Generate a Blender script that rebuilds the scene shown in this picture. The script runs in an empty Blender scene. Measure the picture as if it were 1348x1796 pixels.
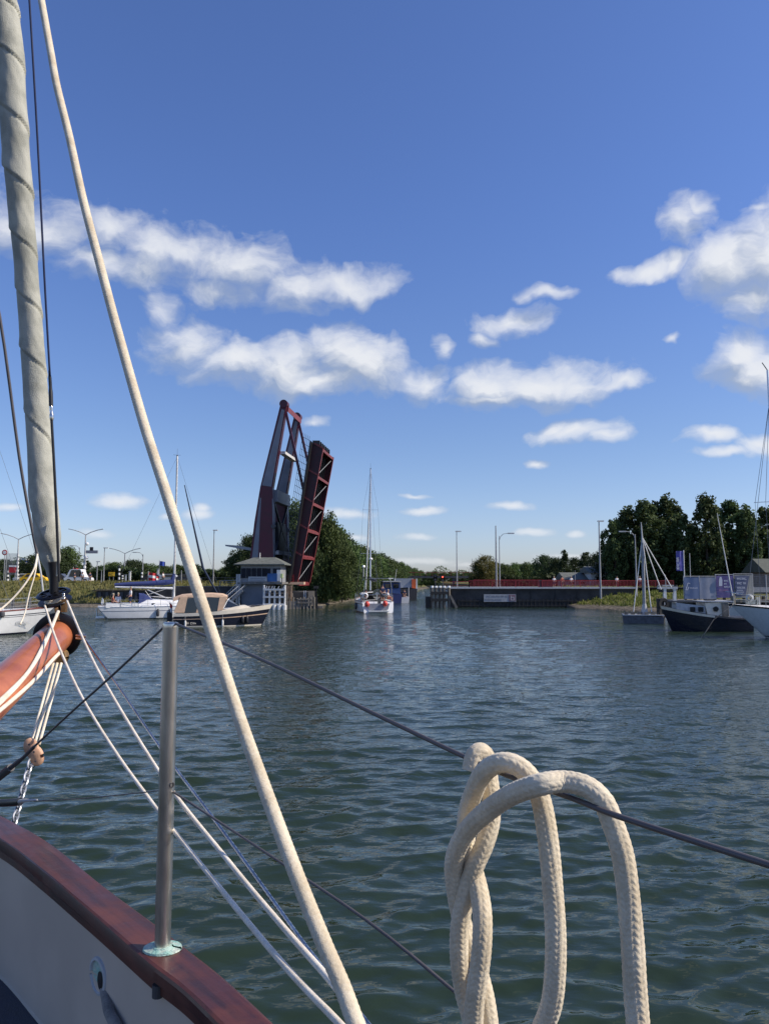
import bpy, math, random
import numpy as np
from mathutils import Vector, Matrix
random.seed(7); np.random.seed(7)
C = bpy.context.scene
COL = C.collection
PI = math.pi
# ------------------------------------------------------------------ camera
FPX = 1349.0; CX, CY = 674.0, 898.0; HZ = 1018.0; H = 3.3
TH = math.atan((HZ - CY) / FPX)
cam = bpy.data.cameras.new('camera'); camo = bpy.data.objects.new('camera', cam); COL.objects.link(camo)
cam.sensor_fit = 'VERTICAL'; cam.sensor_height = 24.0; cam.lens = 24.0 * FPX / 1796.0
cam.clip_start = 0.05; cam.clip_end = 9000
camo.location = (0, 0, H); camo.rotation_euler = (PI / 2 + TH, 0, 0)
C.camera = camo
C.render.resolution_x = 768; C.render.resolution_y = 1024
# ------------------------------------------------------------------ sun and sky
SUN_EL = math.radians(40); SUN_AZ = math.radians(97)          # azimuth from +Y towards +X
sund = Vector((math.sin(SUN_AZ) * math.cos(SUN_EL), math.cos(SUN_AZ) * math.cos(SUN_EL), math.sin(SUN_EL)))
sl = bpy.data.lights.new('sun', 'SUN'); sl.energy = 5.0; sl.angle = math.radians(0.53); sl.color = (1.0, 0.90, 0.76)
so = bpy.data.objects.new('sun', sl); COL.objects.link(so)
so.rotation_euler = sund.to_track_quat('Z', 'Y').to_euler()
C.view_settings.view_transform = 'Standard'; C.view_settings.look = 'None'
C.view_settings.exposure = 0.0; C.view_settings.gamma = 1.0
world = bpy.data.worlds.new('World'); C.world = world; world.use_nodes = True

class NT:
    """tiny helper round a node tree"""
    def __init__(s, tree): s.t = tree; s.n = tree.nodes; s.l = tree.links
    def new(s, typ, **kw):
        nd = s.n.new(typ)
        for k, v in kw.items(): setattr(nd, k, v)
        return nd
    def set(s, sock, v):
        if isinstance(v, bpy.types.NodeSocket): s.l.new(v, sock)
        else: sock.default_value = v
    def math(s, op, a, b=None, c=None, clamp=False):
        nd = s.new('ShaderNodeMath', operation=op, use_clamp=clamp); s.set(nd.inputs[0], a)
        if b is not None: s.set(nd.inputs[1], b)
        if c is not None: s.set(nd.inputs[2], c)
        return nd.outputs[0]
    def vmath(s, op, a, b=None, c=None):
        nd = s.new('ShaderNodeVectorMath', operation=op); s.set(nd.inputs[0], a)
        if b is not None: s.set(nd.inputs[1], b)
        if c is not None: s.set(nd.inputs[2], c)
        return nd.outputs['Value'] if op in ('LENGTH', 'DOT_PRODUCT', 'DISTANCE') else nd.outputs[0]
    def mix(s, f, a, b, mode='MIX'):
        nd = s.new('ShaderNodeMix', data_type='RGBA', blend_type=mode)
        s.set(nd.inputs[0], f); s.set(nd.inputs[6], a); s.set(nd.inputs[7], b)
        return nd.outputs[2]
    def ramp(s, f, a, b, c=0.0, d=1.0, smooth=True):
        nd = s.new('ShaderNodeMapRange', interpolation_type='SMOOTHSTEP' if smooth else 'LINEAR')
        s.set(nd.inputs[0], f)
        for i, v in enumerate((a, b, c, d)): s.set(nd.inputs[i + 1], v)
        return nd.outputs[0]
    def noise(s, vec, scale, detail=4, rough=0.5, dist=0.0):
        nd = s.new('ShaderNodeTexNoise'); s.set(nd.inputs['Vector'], vec)
        nd.inputs['Scale'].default_value = scale; nd.inputs['Detail'].default_value = detail
        nd.inputs['Roughness'].default_value = rough; nd.inputs['Distortion'].default_value = dist
        return nd.outputs

def ray(px, py):
    u = (px - CX) / FPX; v = (CY - py) / FPX
    return Vector((u, math.cos(TH) - v * math.sin(TH), math.sin(TH) + v * math.cos(TH)))
def P(px, py, Y):
    """world point seen at photo pixel (px, py), Y metres ahead"""
    d = ray(px, py); return Vector((0, 0, H)) + d * (Y / d.y)
def PZ(px, py, z):
    d = ray(px, py); return Vector((0, 0, H)) + d * ((z - H) / d.z)
def GX(px, Y, py=1018): return P(px, py, Y).x

# clouds: (px, py, rx, ry, faintness)
CL = [(70,400,130,62,.34),(190,400,70,50,.30),(170,455,110,40,.36),(310,442,120,44,.17),(430,462,120,46,.15),(390,500,120,30,.28),(520,505,70,38,.22),(610,495,98,28,.16),(250,470,70,50,.3),(280,540,40,40,.42),
 (330,605,90,42,.22),(420,630,110,40,.08),(520,640,90,48,0),(610,622,72,52,-.1),(640,640,70,44,-.1),(560,668,110,24,.0),(740,672,60,32,.18),
 (860,672,80,34,-.02),(950,672,110,32,-.05),(1010,680,70,22,.05),(1090,676,50,16,.12),(860,695,110,14,.15),
 (905,560,72,22,.12),(955,516,40,15,.25),(775,605,22,26,.25),(850,585,50,20,.42),
 (1208,388,44,40,.15),(1235,368,20,22,.22),(1140,472,88,16,.16),(1180,467,34,15,.2),(1285,468,56,54,-.02),(1345,452,62,66,-.08),(1312,515,46,40,.06),(1385,480,60,80,0),(1320,366,46,14,.5),
 (1290,618,48,34,.02),(1330,640,70,42,.0),(1310,665,50,24,.08),(1182,598,20,12,.35),
 (1015,757,66,18,.0),(1060,762,36,14,.05),(985,752,30,14,.02),(1248,766,50,15,.12),(1335,780,44,20,.1),(1270,795,60,10,.3),
 (940,812,28,11,.38),(212,878,44,12,.05),(350,902,34,12,.3),(352,890,20,10,.25),(548,740,34,12,.35),(740,897,40,8,.15),(730,873,34,6,.35),(735,940,38,8,.15),(622,942,30,8,.2),
 (890,889,40,8,.12),(930,934,42,8,.12),(1005,938,20,7,.18),(610,902,70,12,.32),(170,935,40,10,.35),(20,888,30,8,.25),(290,905,18,8,.3),
 (720,985,120,8,.25),(830,990,60,6,.3),(560,985,60,8,.4),(1000,975,80,6,.4),
 (-180,330,160,80,.1),(-420,560,200,60,.1),(1600,560,120,60,0),(1750,330,160,80,.1),(1150,-250,250,40,.3),(-900,300,300,150,.1),(2300,300,300,150,.1)]
def ang(px, py):
    d = ray(px, py); return math.atan2(d.x, d.y), math.atan2(d.z, math.hypot(d.x, d.y))
def cloud_group(name, clouds):
    g = bpy.data.node_groups.new(name, 'ShaderNodeTree')
    g.interface.new_socket('P', in_out='INPUT', socket_type='NodeSocketVector')
    g.interface.new_socket('D', in_out='OUTPUT', socket_type='NodeSocketFloat')
    T = NT(g); gi = T.new('NodeGroupInput'); go = T.new('NodeGroupOutput'); p = gi.outputs[0]
    q = p
    acc = None
    for (px, py, rx, ry, o) in clouds:
        a, e = ang(px, py)
        if px < -500: a -= .5; e = max(e, .2)
        if px > 2000: a += .5; e = max(e, .2)
        sx = FPX / rx * .92; sy = FPX / ry * .88
        v = T.vmath('MULTIPLY_ADD', q, (sx, sy, 0), (-a * sx, -e * sy, 0))
        d = T.vmath('LENGTH', v)
        d = T.math('ADD', d, o * 1.05)
        acc = d if acc is None else T.math('MINIMUM', acc, d)
    n = T.noise(T.vmath('MULTIPLY', p, (1, 1.5, 1)), 17, 5, .60)[0]
    f = T.math('SUBTRACT', 1.09, acc)
    f = T.math('ADD', f, T.math('MULTIPLY_ADD', n, 1.65, -.84))
    T.set(go.inputs[0], T.ramp(f, -.12, 1.15, 0, 1, False))
    return g
def make_sky():
    big = [c for c in CL if c[1] < 730 or c[2] > 60]; small = [c for c in CL if c not in big]
    g = cloud_group('cloud_field_all', CL); gb = cloud_group('cloud_field_large', big)
    W = NT(world.node_tree); W.n.clear()
    out = W.new('ShaderNodeOutputWorld'); bg = W.new('ShaderNodeBackground')
    tc = W.new('ShaderNodeTexCoord'); sep = W.new('ShaderNodeSeparateXYZ'); W.l.new(tc.outputs['Generated'], sep.inputs[0])
    x, y, z = sep.outputs
    az = W.math('ARCTAN2', x, y)
    hyp = W.math('SQRT', W.math('ADD', W.math('MULTIPLY', x, x), W.math('MULTIPLY', y, y)))
    el = W.math('ARCTAN2', z, hyp)
    cmb = W.new('ShaderNodeCombineXYZ'); W.set(cmb.inputs[0], az); W.set(cmb.inputs[1], el)
    lw = W.ramp(el, .03, .25, .22, 1); lc = W.new('ShaderNodeCombineXYZ'); W.set(lc.inputs[0], lw); W.set(lc.inputs[1], lw); lowc = lc.outputs[0]
    w1 = W.noise(cmb.outputs[0], 9, 1.5, .58)[1]; w2 = W.noise(cmb.outputs[0], 32, 2, .6)[1]
    q = W.vmath('ADD', cmb.outputs[0], W.vmath('MULTIPLY', W.vmath('MULTIPLY', W.vmath('SUBTRACT', w1, (.5, .5, .5)), (.075, .045, 0)), lowc))
    q = W.vmath('ADD', q, W.vmath('MULTIPLY', W.vmath('MULTIPLY', W.vmath('SUBTRACT', w2, (.5, .5, .5)), (.024, .020, 0)), lowc))
    def fld(off, g=g):
        n = W.new('ShaderNodeGroup'); n.node_tree = g
        W.set(n.inputs[0], W.vmath('ADD', q, off)); return n.outputs[0]
    d0 = fld((0, 0, 0)); d1 = fld((.012, .026, 0), gb)
    lit = W.ramp(W.math('SUBTRACT', d0, d1), -.30, .42, 0, 1, False)
    sky = W.new('ShaderNodeTexSky', sky_type='NISHITA'); sky.sun_disc = False
    sky.sun_elevation = SUN_EL; sky.sun_rotation = SUN_AZ
    sky.air_density = 1.0; sky.dust_density = 0.6; sky.ozone_density = 2.5; sky.altitude = 0
    skc = W.mix(W.ramp(el, .0, .5), SKYLOW, SKYHIGH)
    skc = W.mix(W.ramp(el, -.02, .20), SKYHORIZON, skc)
    skc = W.mix(1.0, sky.outputs[0], skc, 'MULTIPLY')
    cc = W.mix(lit, CLOUD_DARK, CLOUD_LIT)
    dens = W.math('MULTIPLY', W.math('SUBTRACT', 1.0, W.math('POWER', W.math('SUBTRACT', 1.0, d0), 1.75)), .95)
    # very low clouds sink into the pale air above the horizon
    dens = W.math('MULTIPLY', dens, W.ramp(el, .0, .12, .55, 1))
    col = W.mix(dens, skc, cc)
    W.set(bg.inputs[0], col); bg.inputs[1].default_value = 0.10
    W.l.new(bg.outputs[0], out.inputs[0])
    world.cycles.sampling_method = 'MANUAL'; world.cycles.sample_map_resolution = 512
SKYHORIZON = (1.10, 1.17, 1.58, 1); SKYLOW = (1.02, 1.08, 1.30, 1); SKYHIGH = (.95, 1.12, 1.62, 1); CLOUD_DARK = (3.7, 4.4, 5.7, 1); CLOUD_LIT = (8.4, 8.6, 9.0, 1)
make_sky()
# ------------------------------------------------------------------ materials
MATS = {}
def mat(name, col, rough=.5, metal=0., var=.15, vs=6., bump=0., bs=40., spec=.5, coat=0., stretch=(1, 1, 1), col2=None, trans=0., emit=None):
    if name in MATS: return MATS[name]
    m = bpy.data.materials.new(name); m.use_nodes = True; T = NT(m.node_tree)
    b = T.n['Principled BSDF']; tc = T.new('ShaderNodeTexCoord'); v = T.vmath('MULTIPLY', tc.outputs['Object'], stretch)
    c = tuple(col) + (1,)
    if var > 0:
        n = T.noise(v, vs, 5, .6)[0]
        lo = tuple(x * (1 - var * 1.6) for x in col) + (1,) if col2 is None else tuple(col2) + (1,)
        hi = tuple(min(1, x * (1 + var * .6)) for x in col) + (1,)
        T.l.new(T.mix(T.ramp(n, .3, .7), lo, hi), b.inputs['Base Color'])
        T.l.new(T.ramp(n, .25, .75, rough * .85, min(1, rough * 1.15)), b.inputs['Roughness'])
    else:
        b.inputs['Base Color'].default_value = c; b.inputs['Roughness'].default_value = rough
    b.inputs['Metallic'].default_value = metal; b.inputs['Specular IOR Level'].default_value = spec
    b.inputs['Coat Weight'].default_value = coat; b.inputs['Coat Roughness'].default_value = .06
    if emit: b.inputs['Emission Color'].default_value = tuple(emit[:3]) + (1,); b.inputs['Emission Strength'].default_value = emit[3]
    if bump > 0:
        bp = T.new('ShaderNodeBump'); bp.inputs['Strength'].default_value = bump; bp.inputs['Distance'].default_value = .02
        T.l.new(T.noise(v, bs, 5, .6)[0], bp.inputs['Height']); T.l.new(bp.outputs[0], b.inputs['Normal'])
    MATS[name] = m; return m
M_white = mat('white_gelcoat', (.80, .80, .78), .25, var=.05, vs=1.5, coat=.3)
M_white2 = mat('white_weathered', (.72, .71, .67), .45, var=.12, vs=3)
M_offwhite = mat('cream_gelcoat', (.78, .70, .56), .35, var=.06, vs=2)
M_grey = mat('grey_paint', (.30, .31, .32), .5, var=.15)
M_lgrey = mat('light_grey_paint', (.45, .46, .46), .5, var=.12)
M_dgrey = mat('dark_grey', (.07, .07, .075), .6, var=.2)
M_black = mat('black', (.012, .012, .014), .45, var=.1)
M_navy = mat('navy_hull', (.012, .014, .028), .22, var=.1, coat=.4)
M_blue = mat('blue_canvas', (.028, .045, .16), .85, var=.15, bump=.2, bs=30)
M_alu = mat('aluminium', (.62, .63, .65), .35, .9, var=.08, vs=3)
M_steel = mat('stainless_steel', (.60, .585, .55), .22, 1., var=.18, vs=18, stretch=(1, 1, .2))
M_wire = mat('rigging_wire', (.20, .20, .21), .45, .7, var=0)
M_glass = mat('dark_glass', (.015, .018, .02), .06, var=0, spec=.8)
M_red = mat('red_paint', (.24, .016, .022), .45, var=.12)
M_maroon = mat('maroon_paint', (.085, .008, .022), .42, var=.15, vs=1.2)
M_lit_maroon = mat('sunlit_maroon_steel', (.21, .038, .040), .5, var=.18, vs=2)  # maroon steel in a lighter tone: sunlight on the beams put into the colour
M_bgrey = mat('bluegrey_panel', (.20, .215, .25), .5, var=.10, vs=.7)
M_tan = mat('tan_canvas', (.62, .43, .29), .85, var=.08, vs=4, bump=.25, bs=14)
M_wood = mat('varnished_mahogany', (.20, .040, .018), .32, var=.3, vs=9, coat=.8, stretch=(1, 1, 1), bump=.04, bs=60)
M_conc = mat('concrete', (.20, .19, .17), .85, var=.25, vs=1.5, bump=.3, bs=8)
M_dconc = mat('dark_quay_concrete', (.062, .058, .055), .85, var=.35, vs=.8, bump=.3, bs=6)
M_pile = mat('weathered_timber', (.20, .18, .15), .85, var=.35, vs=4, bump=.4, bs=20, stretch=(1, 1, .25))
M_dpile = mat('wet_dark_timber', (.028, .027, .026), .7, var=.3, vs=4)
M_rope = None
M_yel = mat('yellow_sign', (.85, .50, .02), .5, var=.03)
M_orange = mat('orange_plastic', (.70, .14, .04), .5, var=.05)
M_roof = mat('grey_roof', (.14, .15, .13), .8, var=.2, vs=3)
M_flagr = mat('red_cloth', (.50, .03, .04), .8, var=.05)
M_flagw = mat('white_cloth', (.75, .75, .75), .8, var=.05)
M_flagb = mat('blue_cloth', (.03, .07, .35), .8, var=.05)
M_skin = mat('skin', (.50, .27, .18), .55, var=.06)
M_tread = mat('rubber', (.02, .02, .02), .8, var=.1)

# ------------------------------------------------------------------ mesh helpers
def tag(o, label=None, cat=None, group=None, kind=None):
    for k, v in (('label', label), ('category', cat), ('group', group), ('kind', kind)):
        if v: o[k] = v
    return o
def empty(name, loc, rz=0., label=None, cat=None, group=None):
    o = bpy.data.objects.new(name, None); COL.objects.link(o); o.location = loc; o.rotation_euler = (0, 0, rz)
    o.empty_display_size = .2
    return tag(o, label, cat, group)
def V3(p): return Vector(p)
class MB:
    def __init__(s): s.v = []; s.f = []; s.uv = None
    def add(s, vs, fs):
        n = len(s.v); s.v += [tuple(v) for v in vs]; s.f += [tuple(i + n for i in f) for f in fs]; return s
    def box(s, c, size, R=None):
        x, y, z = [a / 2 for a in size]; c = V3(c)
        vs = [Vector((i * x, j * y, k * z)) for k in (-1, 1) for j in (-1, 1) for i in (-1, 1)]
        if R is not None: vs = [R @ v for v in vs]
        return s.add([c + v for v in vs], [(0, 2, 3, 1), (4, 5, 7, 6), (0, 1, 5, 4), (2, 6, 7, 3), (0, 4, 6, 2), (1, 3, 7, 5)])
    def bar(s, a, b, w, h, up=(0, 0, 1)):
        a, b = V3(a), V3(b); d = b - a; L = d.length; d.normalize(); up = V3(up)
        if abs(d.dot(up)) > .98: up = Vector((0, 1, 0))
        x = d.cross(up).normalized(); z = x.cross(d).normalized()
        return s.box((a + b) / 2, (w, L, h), Matrix((x, d, z)).transposed())
    def cyl(s, a, b, r0, r1=None, n=10, cap=True):
        r1 = r0 if r1 is None else r1
        a, b = V3(a), V3(b); d = (b - a)
        if d.length < 1e-6: return s
        d.normalize()
        u = d.orthogonal().normalized(); w = d.cross(u)
        vs = []
        for c, r in ((a, r0), (b, r1)):
            for i in range(n):
                t = 2 * PI * i / n; vs.append(c + (u * math.cos(t) + w * math.sin(t)) * r)
        fs = [(i, (i + 1) % n, n + (i + 1) % n, n + i) for i in range(n)]
        if cap: fs += [tuple(range(n - 1, -1, -1)), tuple(range(n, 2 * n))]
        return s.add(vs, fs)
    def tube(s, pts, r, n=8, rf=None, closed=False):
        """sweep; r number or list; rf(theta, dist) -> radius factor; stores uv"""
        pts = [V3(p) for p in pts]; m = len(pts)
        T = []
        for i in range(m):
            a = pts[max(0, i - 1)] if not closed else pts[i - 1]; b = pts[min(m - 1, i + 1)] if not closed else pts[(i + 1) % m]
            T.append((b - a).normalized())
        u = T[0].orthogonal().normalized(); vs = []; dist = 0
        for i in range(m):
            if i: dist += (pts[i] - pts[i - 1]).length
            u = (u - T[i] * u.dot(T[i])).normalized(); w = T[i].cross(u)
            rr = r[i] if isinstance(r, (list, tuple)) else r
            for k in range(n):
                t = 2 * PI * k / n; q = rr * (rf(t, dist) if rf else 1)
                vs.append(pts[i] + (u * math.cos(t) + w * math.sin(t)) * q)
        fs = []
        for i in range(m if closed else m - 1):
            for k in range(n):
                j = (i + 1) % m; fs.append((i * n + k, i * n + (k + 1) % n, j * n + (k + 1) % n, j * n + k))
        if not closed: fs += [tuple(range(n - 1, -1, -1)), tuple(range((m - 1) * n, m * n))]
        return s.add(vs, fs)
    def lathe(s, prof, c=(0, 0, 0), n=24, axis=(0, 0, 1)):
        c = V3(c); ax = V3(axis).normalized(); u = ax.orthogonal().normalized(); w = ax.cross(u); vs = []
        for r, z in prof:
            for k in range(n):
                t = 2 * PI * k / n; vs.append(c + ax * z + (u * math.cos(t) + w * math.sin(t)) * r)
        fs = [(i * n + k, i * n + (k + 1) % n, (i + 1) * n + (k + 1) % n, (i + 1) * n + k) for i in range(len(prof) - 1) for k in range(n)]
        return s.add(vs, fs)
    def ball(s, c, r, n=10, sc=(1, 1, 1)):
        c = V3(c); vs = []
        for i in range(n + 1):
            a = PI * i / n
            for k in range(n * 2):
                t = PI * k / n; vs.append(c + Vector((r * sc[0] * math.sin(a) * math.cos(t), r * sc[1] * math.sin(a) * math.sin(t), r * sc[2] * math.cos(a))))
        m = n * 2
        return s.add(vs, [(i * m + k, (i + 1) * m + k, (i + 1) * m + (k + 1) % m, i * m + (k + 1) % m) for i in range(n) for k in range(m)])
    def prism(s, pts, off):
        """polygon of 3D points extruded by vector"""
        pts = [V3(p) for p in pts]; off = V3(off); n = len(pts)
        return s.add(pts + [p + off for p in pts], [tuple(range(n - 1, -1, -1)), tuple(range(n, 2 * n))] + [(i, (i + 1) % n, n + (i + 1) % n, n + i) for i in range(n)])
    def loft(s, secs, cap=True, closed=False):
        n = len(secs[0]); vs = [p for sec in secs for p in sec]; m = n if closed else n - 1
        fs = [(i * n + k, i * n + (k + 1) % n, (i + 1) * n + (k + 1) % n, (i + 1) * n + k) for i in range(len(secs) - 1) for k in range(m)]
        if cap: fs += [tuple(range(n - 1, -1, -1)), tuple(range((len(secs) - 1) * n, len(secs) * n))]
        return s.add(vs, fs)
    def build(s, name, m, parent=None, smooth=False, world=False, recalc=True, auto=None):
        me = bpy.data.meshes.new(name); vs = s.v
        if world and parent is not None:
            inv = (Matrix.Translation(parent.location) @ parent.rotation_euler.to_matrix().to_4x4()).inverted(); vs = [tuple(inv @ V3(v)) for v in vs]
        me.from_pydata(vs, [], s.f); me.update()
        if recalc:
            import bmesh
            bm = bmesh.new(); bm.from_mesh(me); bmesh.ops.recalc_face_normals(bm, faces=bm.faces); bm.to_mesh(me); bm.free()
        if smooth:
            me.polygons.foreach_set('use_smooth', [True] * len(me.polygons))
            if auto is None: auto = 40
            me.set_sharp_from_angle(angle=math.radians(auto))
        me.materials.append(m)
        o = bpy.data.objects.new(name, me); COL.objects.link(o)
        if parent is not None: o.parent = parent
        return o
def catmull(pts, n=8):
    pts = [V3(p) for p in pts]; out = []
    for i in range(len(pts) - 1):
        p0 = pts[max(0, i - 1)]; p1 = pts[i]; p2 = pts[i + 1]; p3 = pts[min(len(pts) - 1, i + 2)]
        for k in range(n):
            t = k / n; out.append(.5 * ((2 * p1) + (p2 - p0) * t + (2 * p0 - 5 * p1 + 4 * p2 - p3) * t * t + (3 * p1 - p0 - 3 * p2 + p3) * t ** 3))
    out.append(pts[-1]); return out
def copy_tree(o, parent=None):
    c = o.copy(); COL.objects.link(c)
    if parent is not None: c.parent = parent
    for ch in list(o.children): copy_tree(ch, c)
    return c
def text_on(s, name, size, m, parent, loc, ux, uz, extr=.002, align='LEFT'):
    """lettering as a mesh part; ux = reading direction, uz = up.
    Words too small to read in the photograph are given as their count of letters: letter sized strokes, no invented words"""
    if isinstance(s, tuple):
        ux = V3(ux).normalized(); uz = V3(uz).normalized(); un = ux.cross(uz); mb = MB(); x = 0; k = 0; R = Matrix((ux, uz, un)).transposed()
        for word in s:
            for _ in range(word):
                w = size * (.36 + .14 * ((k * 7) % 3)); h = size * (.62 + .08 * ((k * 5) % 2)); k += 1
                c = V3(loc) + ux * (x + w / 2) + uz * h / 2; t = size * .13
                mb.box(c - ux * (w / 2 - t / 2), (t, h, extr * 2), R)
                if k % 3: mb.box(c + ux * (w / 2 - t / 2), (t, h, extr * 2.2), R)
                if k % 2: mb.box(c + uz * (h / 2 - t / 2), (w, t, extr * 2.4), R)
                if k % 4: mb.box(c - uz * (h / 2 - t / 2) * (k % 3 == 0), (w, t, extr * 2.6), R)
                x += w + size * .14
            x += size * .4
        o = mb.build(name, m, parent); return o
    cu = bpy.data.curves.new(name, 'FONT'); cu.body = s; cu.size = size; cu.extrude = extr; cu.align_x = align
    t = bpy.data.objects.new(name, cu); COL.objects.link(t)
    dg = bpy.context.evaluated_depsgraph_get(); me = bpy.data.meshes.new_from_object(t.evaluated_get(dg))
    bpy.data.objects.remove(t); ux = V3(ux).normalized(); uz = V3(uz).normalized(); un = ux.cross(uz)
    R = Matrix((ux, uz, un)).transposed().to_4x4(); me.transform(Matrix.Translation(V3(loc)) @ R)
    me.name = name; me.materials.clear(); me.materials.append(m)
    o = bpy.data.objects.new(name, me); COL.objects.link(o); o.parent = parent; return o

# ------------------------------------------------------------------ ground
LT, RT = 2.75, 2.3                    # height of the land left and right of the canal
def chan_l(y): return -8.5 + (y - 100) * .118
def chan_r(y): return 9.5 + (y - 97) * .118
def shore_r(x):
    if x < 22: return 97.0
    if x < 29: return 92 - (x - 22) * 2.6
    return 73.8 - (x - 29) * 6.5
def smooth(a, b, x): t = np.clip((x - a) / (b - a), 0, 1); return t * t * (3 - 2 * t)
def land_height(x, y):
    sl_ = np.minimum(y - (97 + .6 * np.sin(x * .21) + .35 * np.sin(x * .73)), chan_l(y) - x)
    xs = np.clip(x, 22, 80)
    shr = np.where(xs < 28.5, 92 - (xs - 22) * 2.1, 78.4)
    shr = np.where(x < 22, 98.2, shr)
    sr_ = np.minimum(y - shr - .4 * np.sin(x * .9), np.where(x < 22, x - chan_r(y), x - 9.5))
    nz = .10 * np.sin(x * .31 + 1) * np.sin(y * .27) + .06 * np.sin(x * 1.3) * np.sin(y * 1.1 + 2)
    hl = np.where(sl_ > 0, .15 + LT * smooth(0, 16, sl_), .15 + sl_ * .8)
    hr = np.where(sr_ > 0, .12 + (RT - .12) * np.where(y < 99, smooth(0, 27, sr_), smooth(0, 11, sr_)), .12 + sr_ * .8)
    hr = np.where((x < 22) & (sr_ > 0), RT - .5 + 0 * x, hr)
    fr = smooth(110, 160, y)
    return np.maximum(np.maximum(hl, hr) + nz * np.clip(np.maximum(sl_, sr_), 0, 2) * .5 * (1 - .7 * fr), -2.0)
def make_ground():
    ys = list(np.arange(30, 92, 2.0)) + list(np.arange(92, 120, .6)) + list(np.arange(120, 400, 5)) + list(np.geomspace(400, 5000, 24))
    xs = list(-np.geomspace(100, 4000, 20)[::-1]) + list(np.arange(-99, 20, 1.0)) + list(np.arange(20, 46, .6)) + list(np.arange(46, 100, 2)) + list(np.geomspace(101, 4000, 20))
    X, Y = np.meshgrid(np.array(xs), np.array(ys)); Z = land_height(X, Y)
    nx, ny = len(xs), len(ys); vs = np.stack([X, Y, Z], -1).reshape(-1, 3)
    mb = MB(); mb.v = [tuple(map(float, v)) for v in vs]
    mb.f = [(j * nx + i, j * nx + i + 1, (j + 1) * nx + i + 1, (j + 1) * nx + i) for j in range(ny - 1) for i in range(nx - 1)]
    m = bpy.data.materials.new('grass_ground'); m.use_nodes = True; T = NT(m.node_tree); b = T.n['Principled BSDF']
    tc = T.new('ShaderNodeTexCoord'); v = tc.outputs['Object']; sp = T.new('ShaderNodeSeparateXYZ'); T.l.new(v, sp.inputs[0])
    n1 = T.noise(v, .35, 6, .65)[0]; n2 = T.noise(v, 3.0, 5, .7)[0]
    c = T.mix(T.ramp(n1, .35, .65), (.105, .115, .034, 1), (.21, .185, .075, 1))
    c = T.mix(T.ramp(n2, .3, .75, 0, .6), c, (.045, .055, .018, 1))
    st = T.mix(T.ramp(n2, .4, .6), (.20, .17, .13, 1), (.09, .08, .06, 1))       # stones and mud along the waterline
    zz = T.math('ADD', sp.outputs[2], T.math('MULTIPLY_ADD', n2, .3, -.15))
    c = T.mix(T.ramp(zz, .30, .55), st, c)
    T.l.new(c, b.inputs['Base Color']); b.inputs['Roughness'].default_value = .95; b.inputs['Specular IOR Level'].default_value = .1
    bp = T.new('ShaderNodeBump'); bp.inputs['Strength'].default_value = .8; bp.inputs['Distance'].default_value = .12
    T.l.new(T.noise(v, 5, 6, .7)[0], bp.inputs['Height']); T.l.new(bp.outputs[0], b.inputs['Normal'])
    o = mb.build('ground', m, smooth=True, recalc=False, auto=180); tag(o, kind='structure')
make_ground()
def GZ(x, y): return float(land_height(np.array([x]), np.array([y]))[0])

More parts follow.
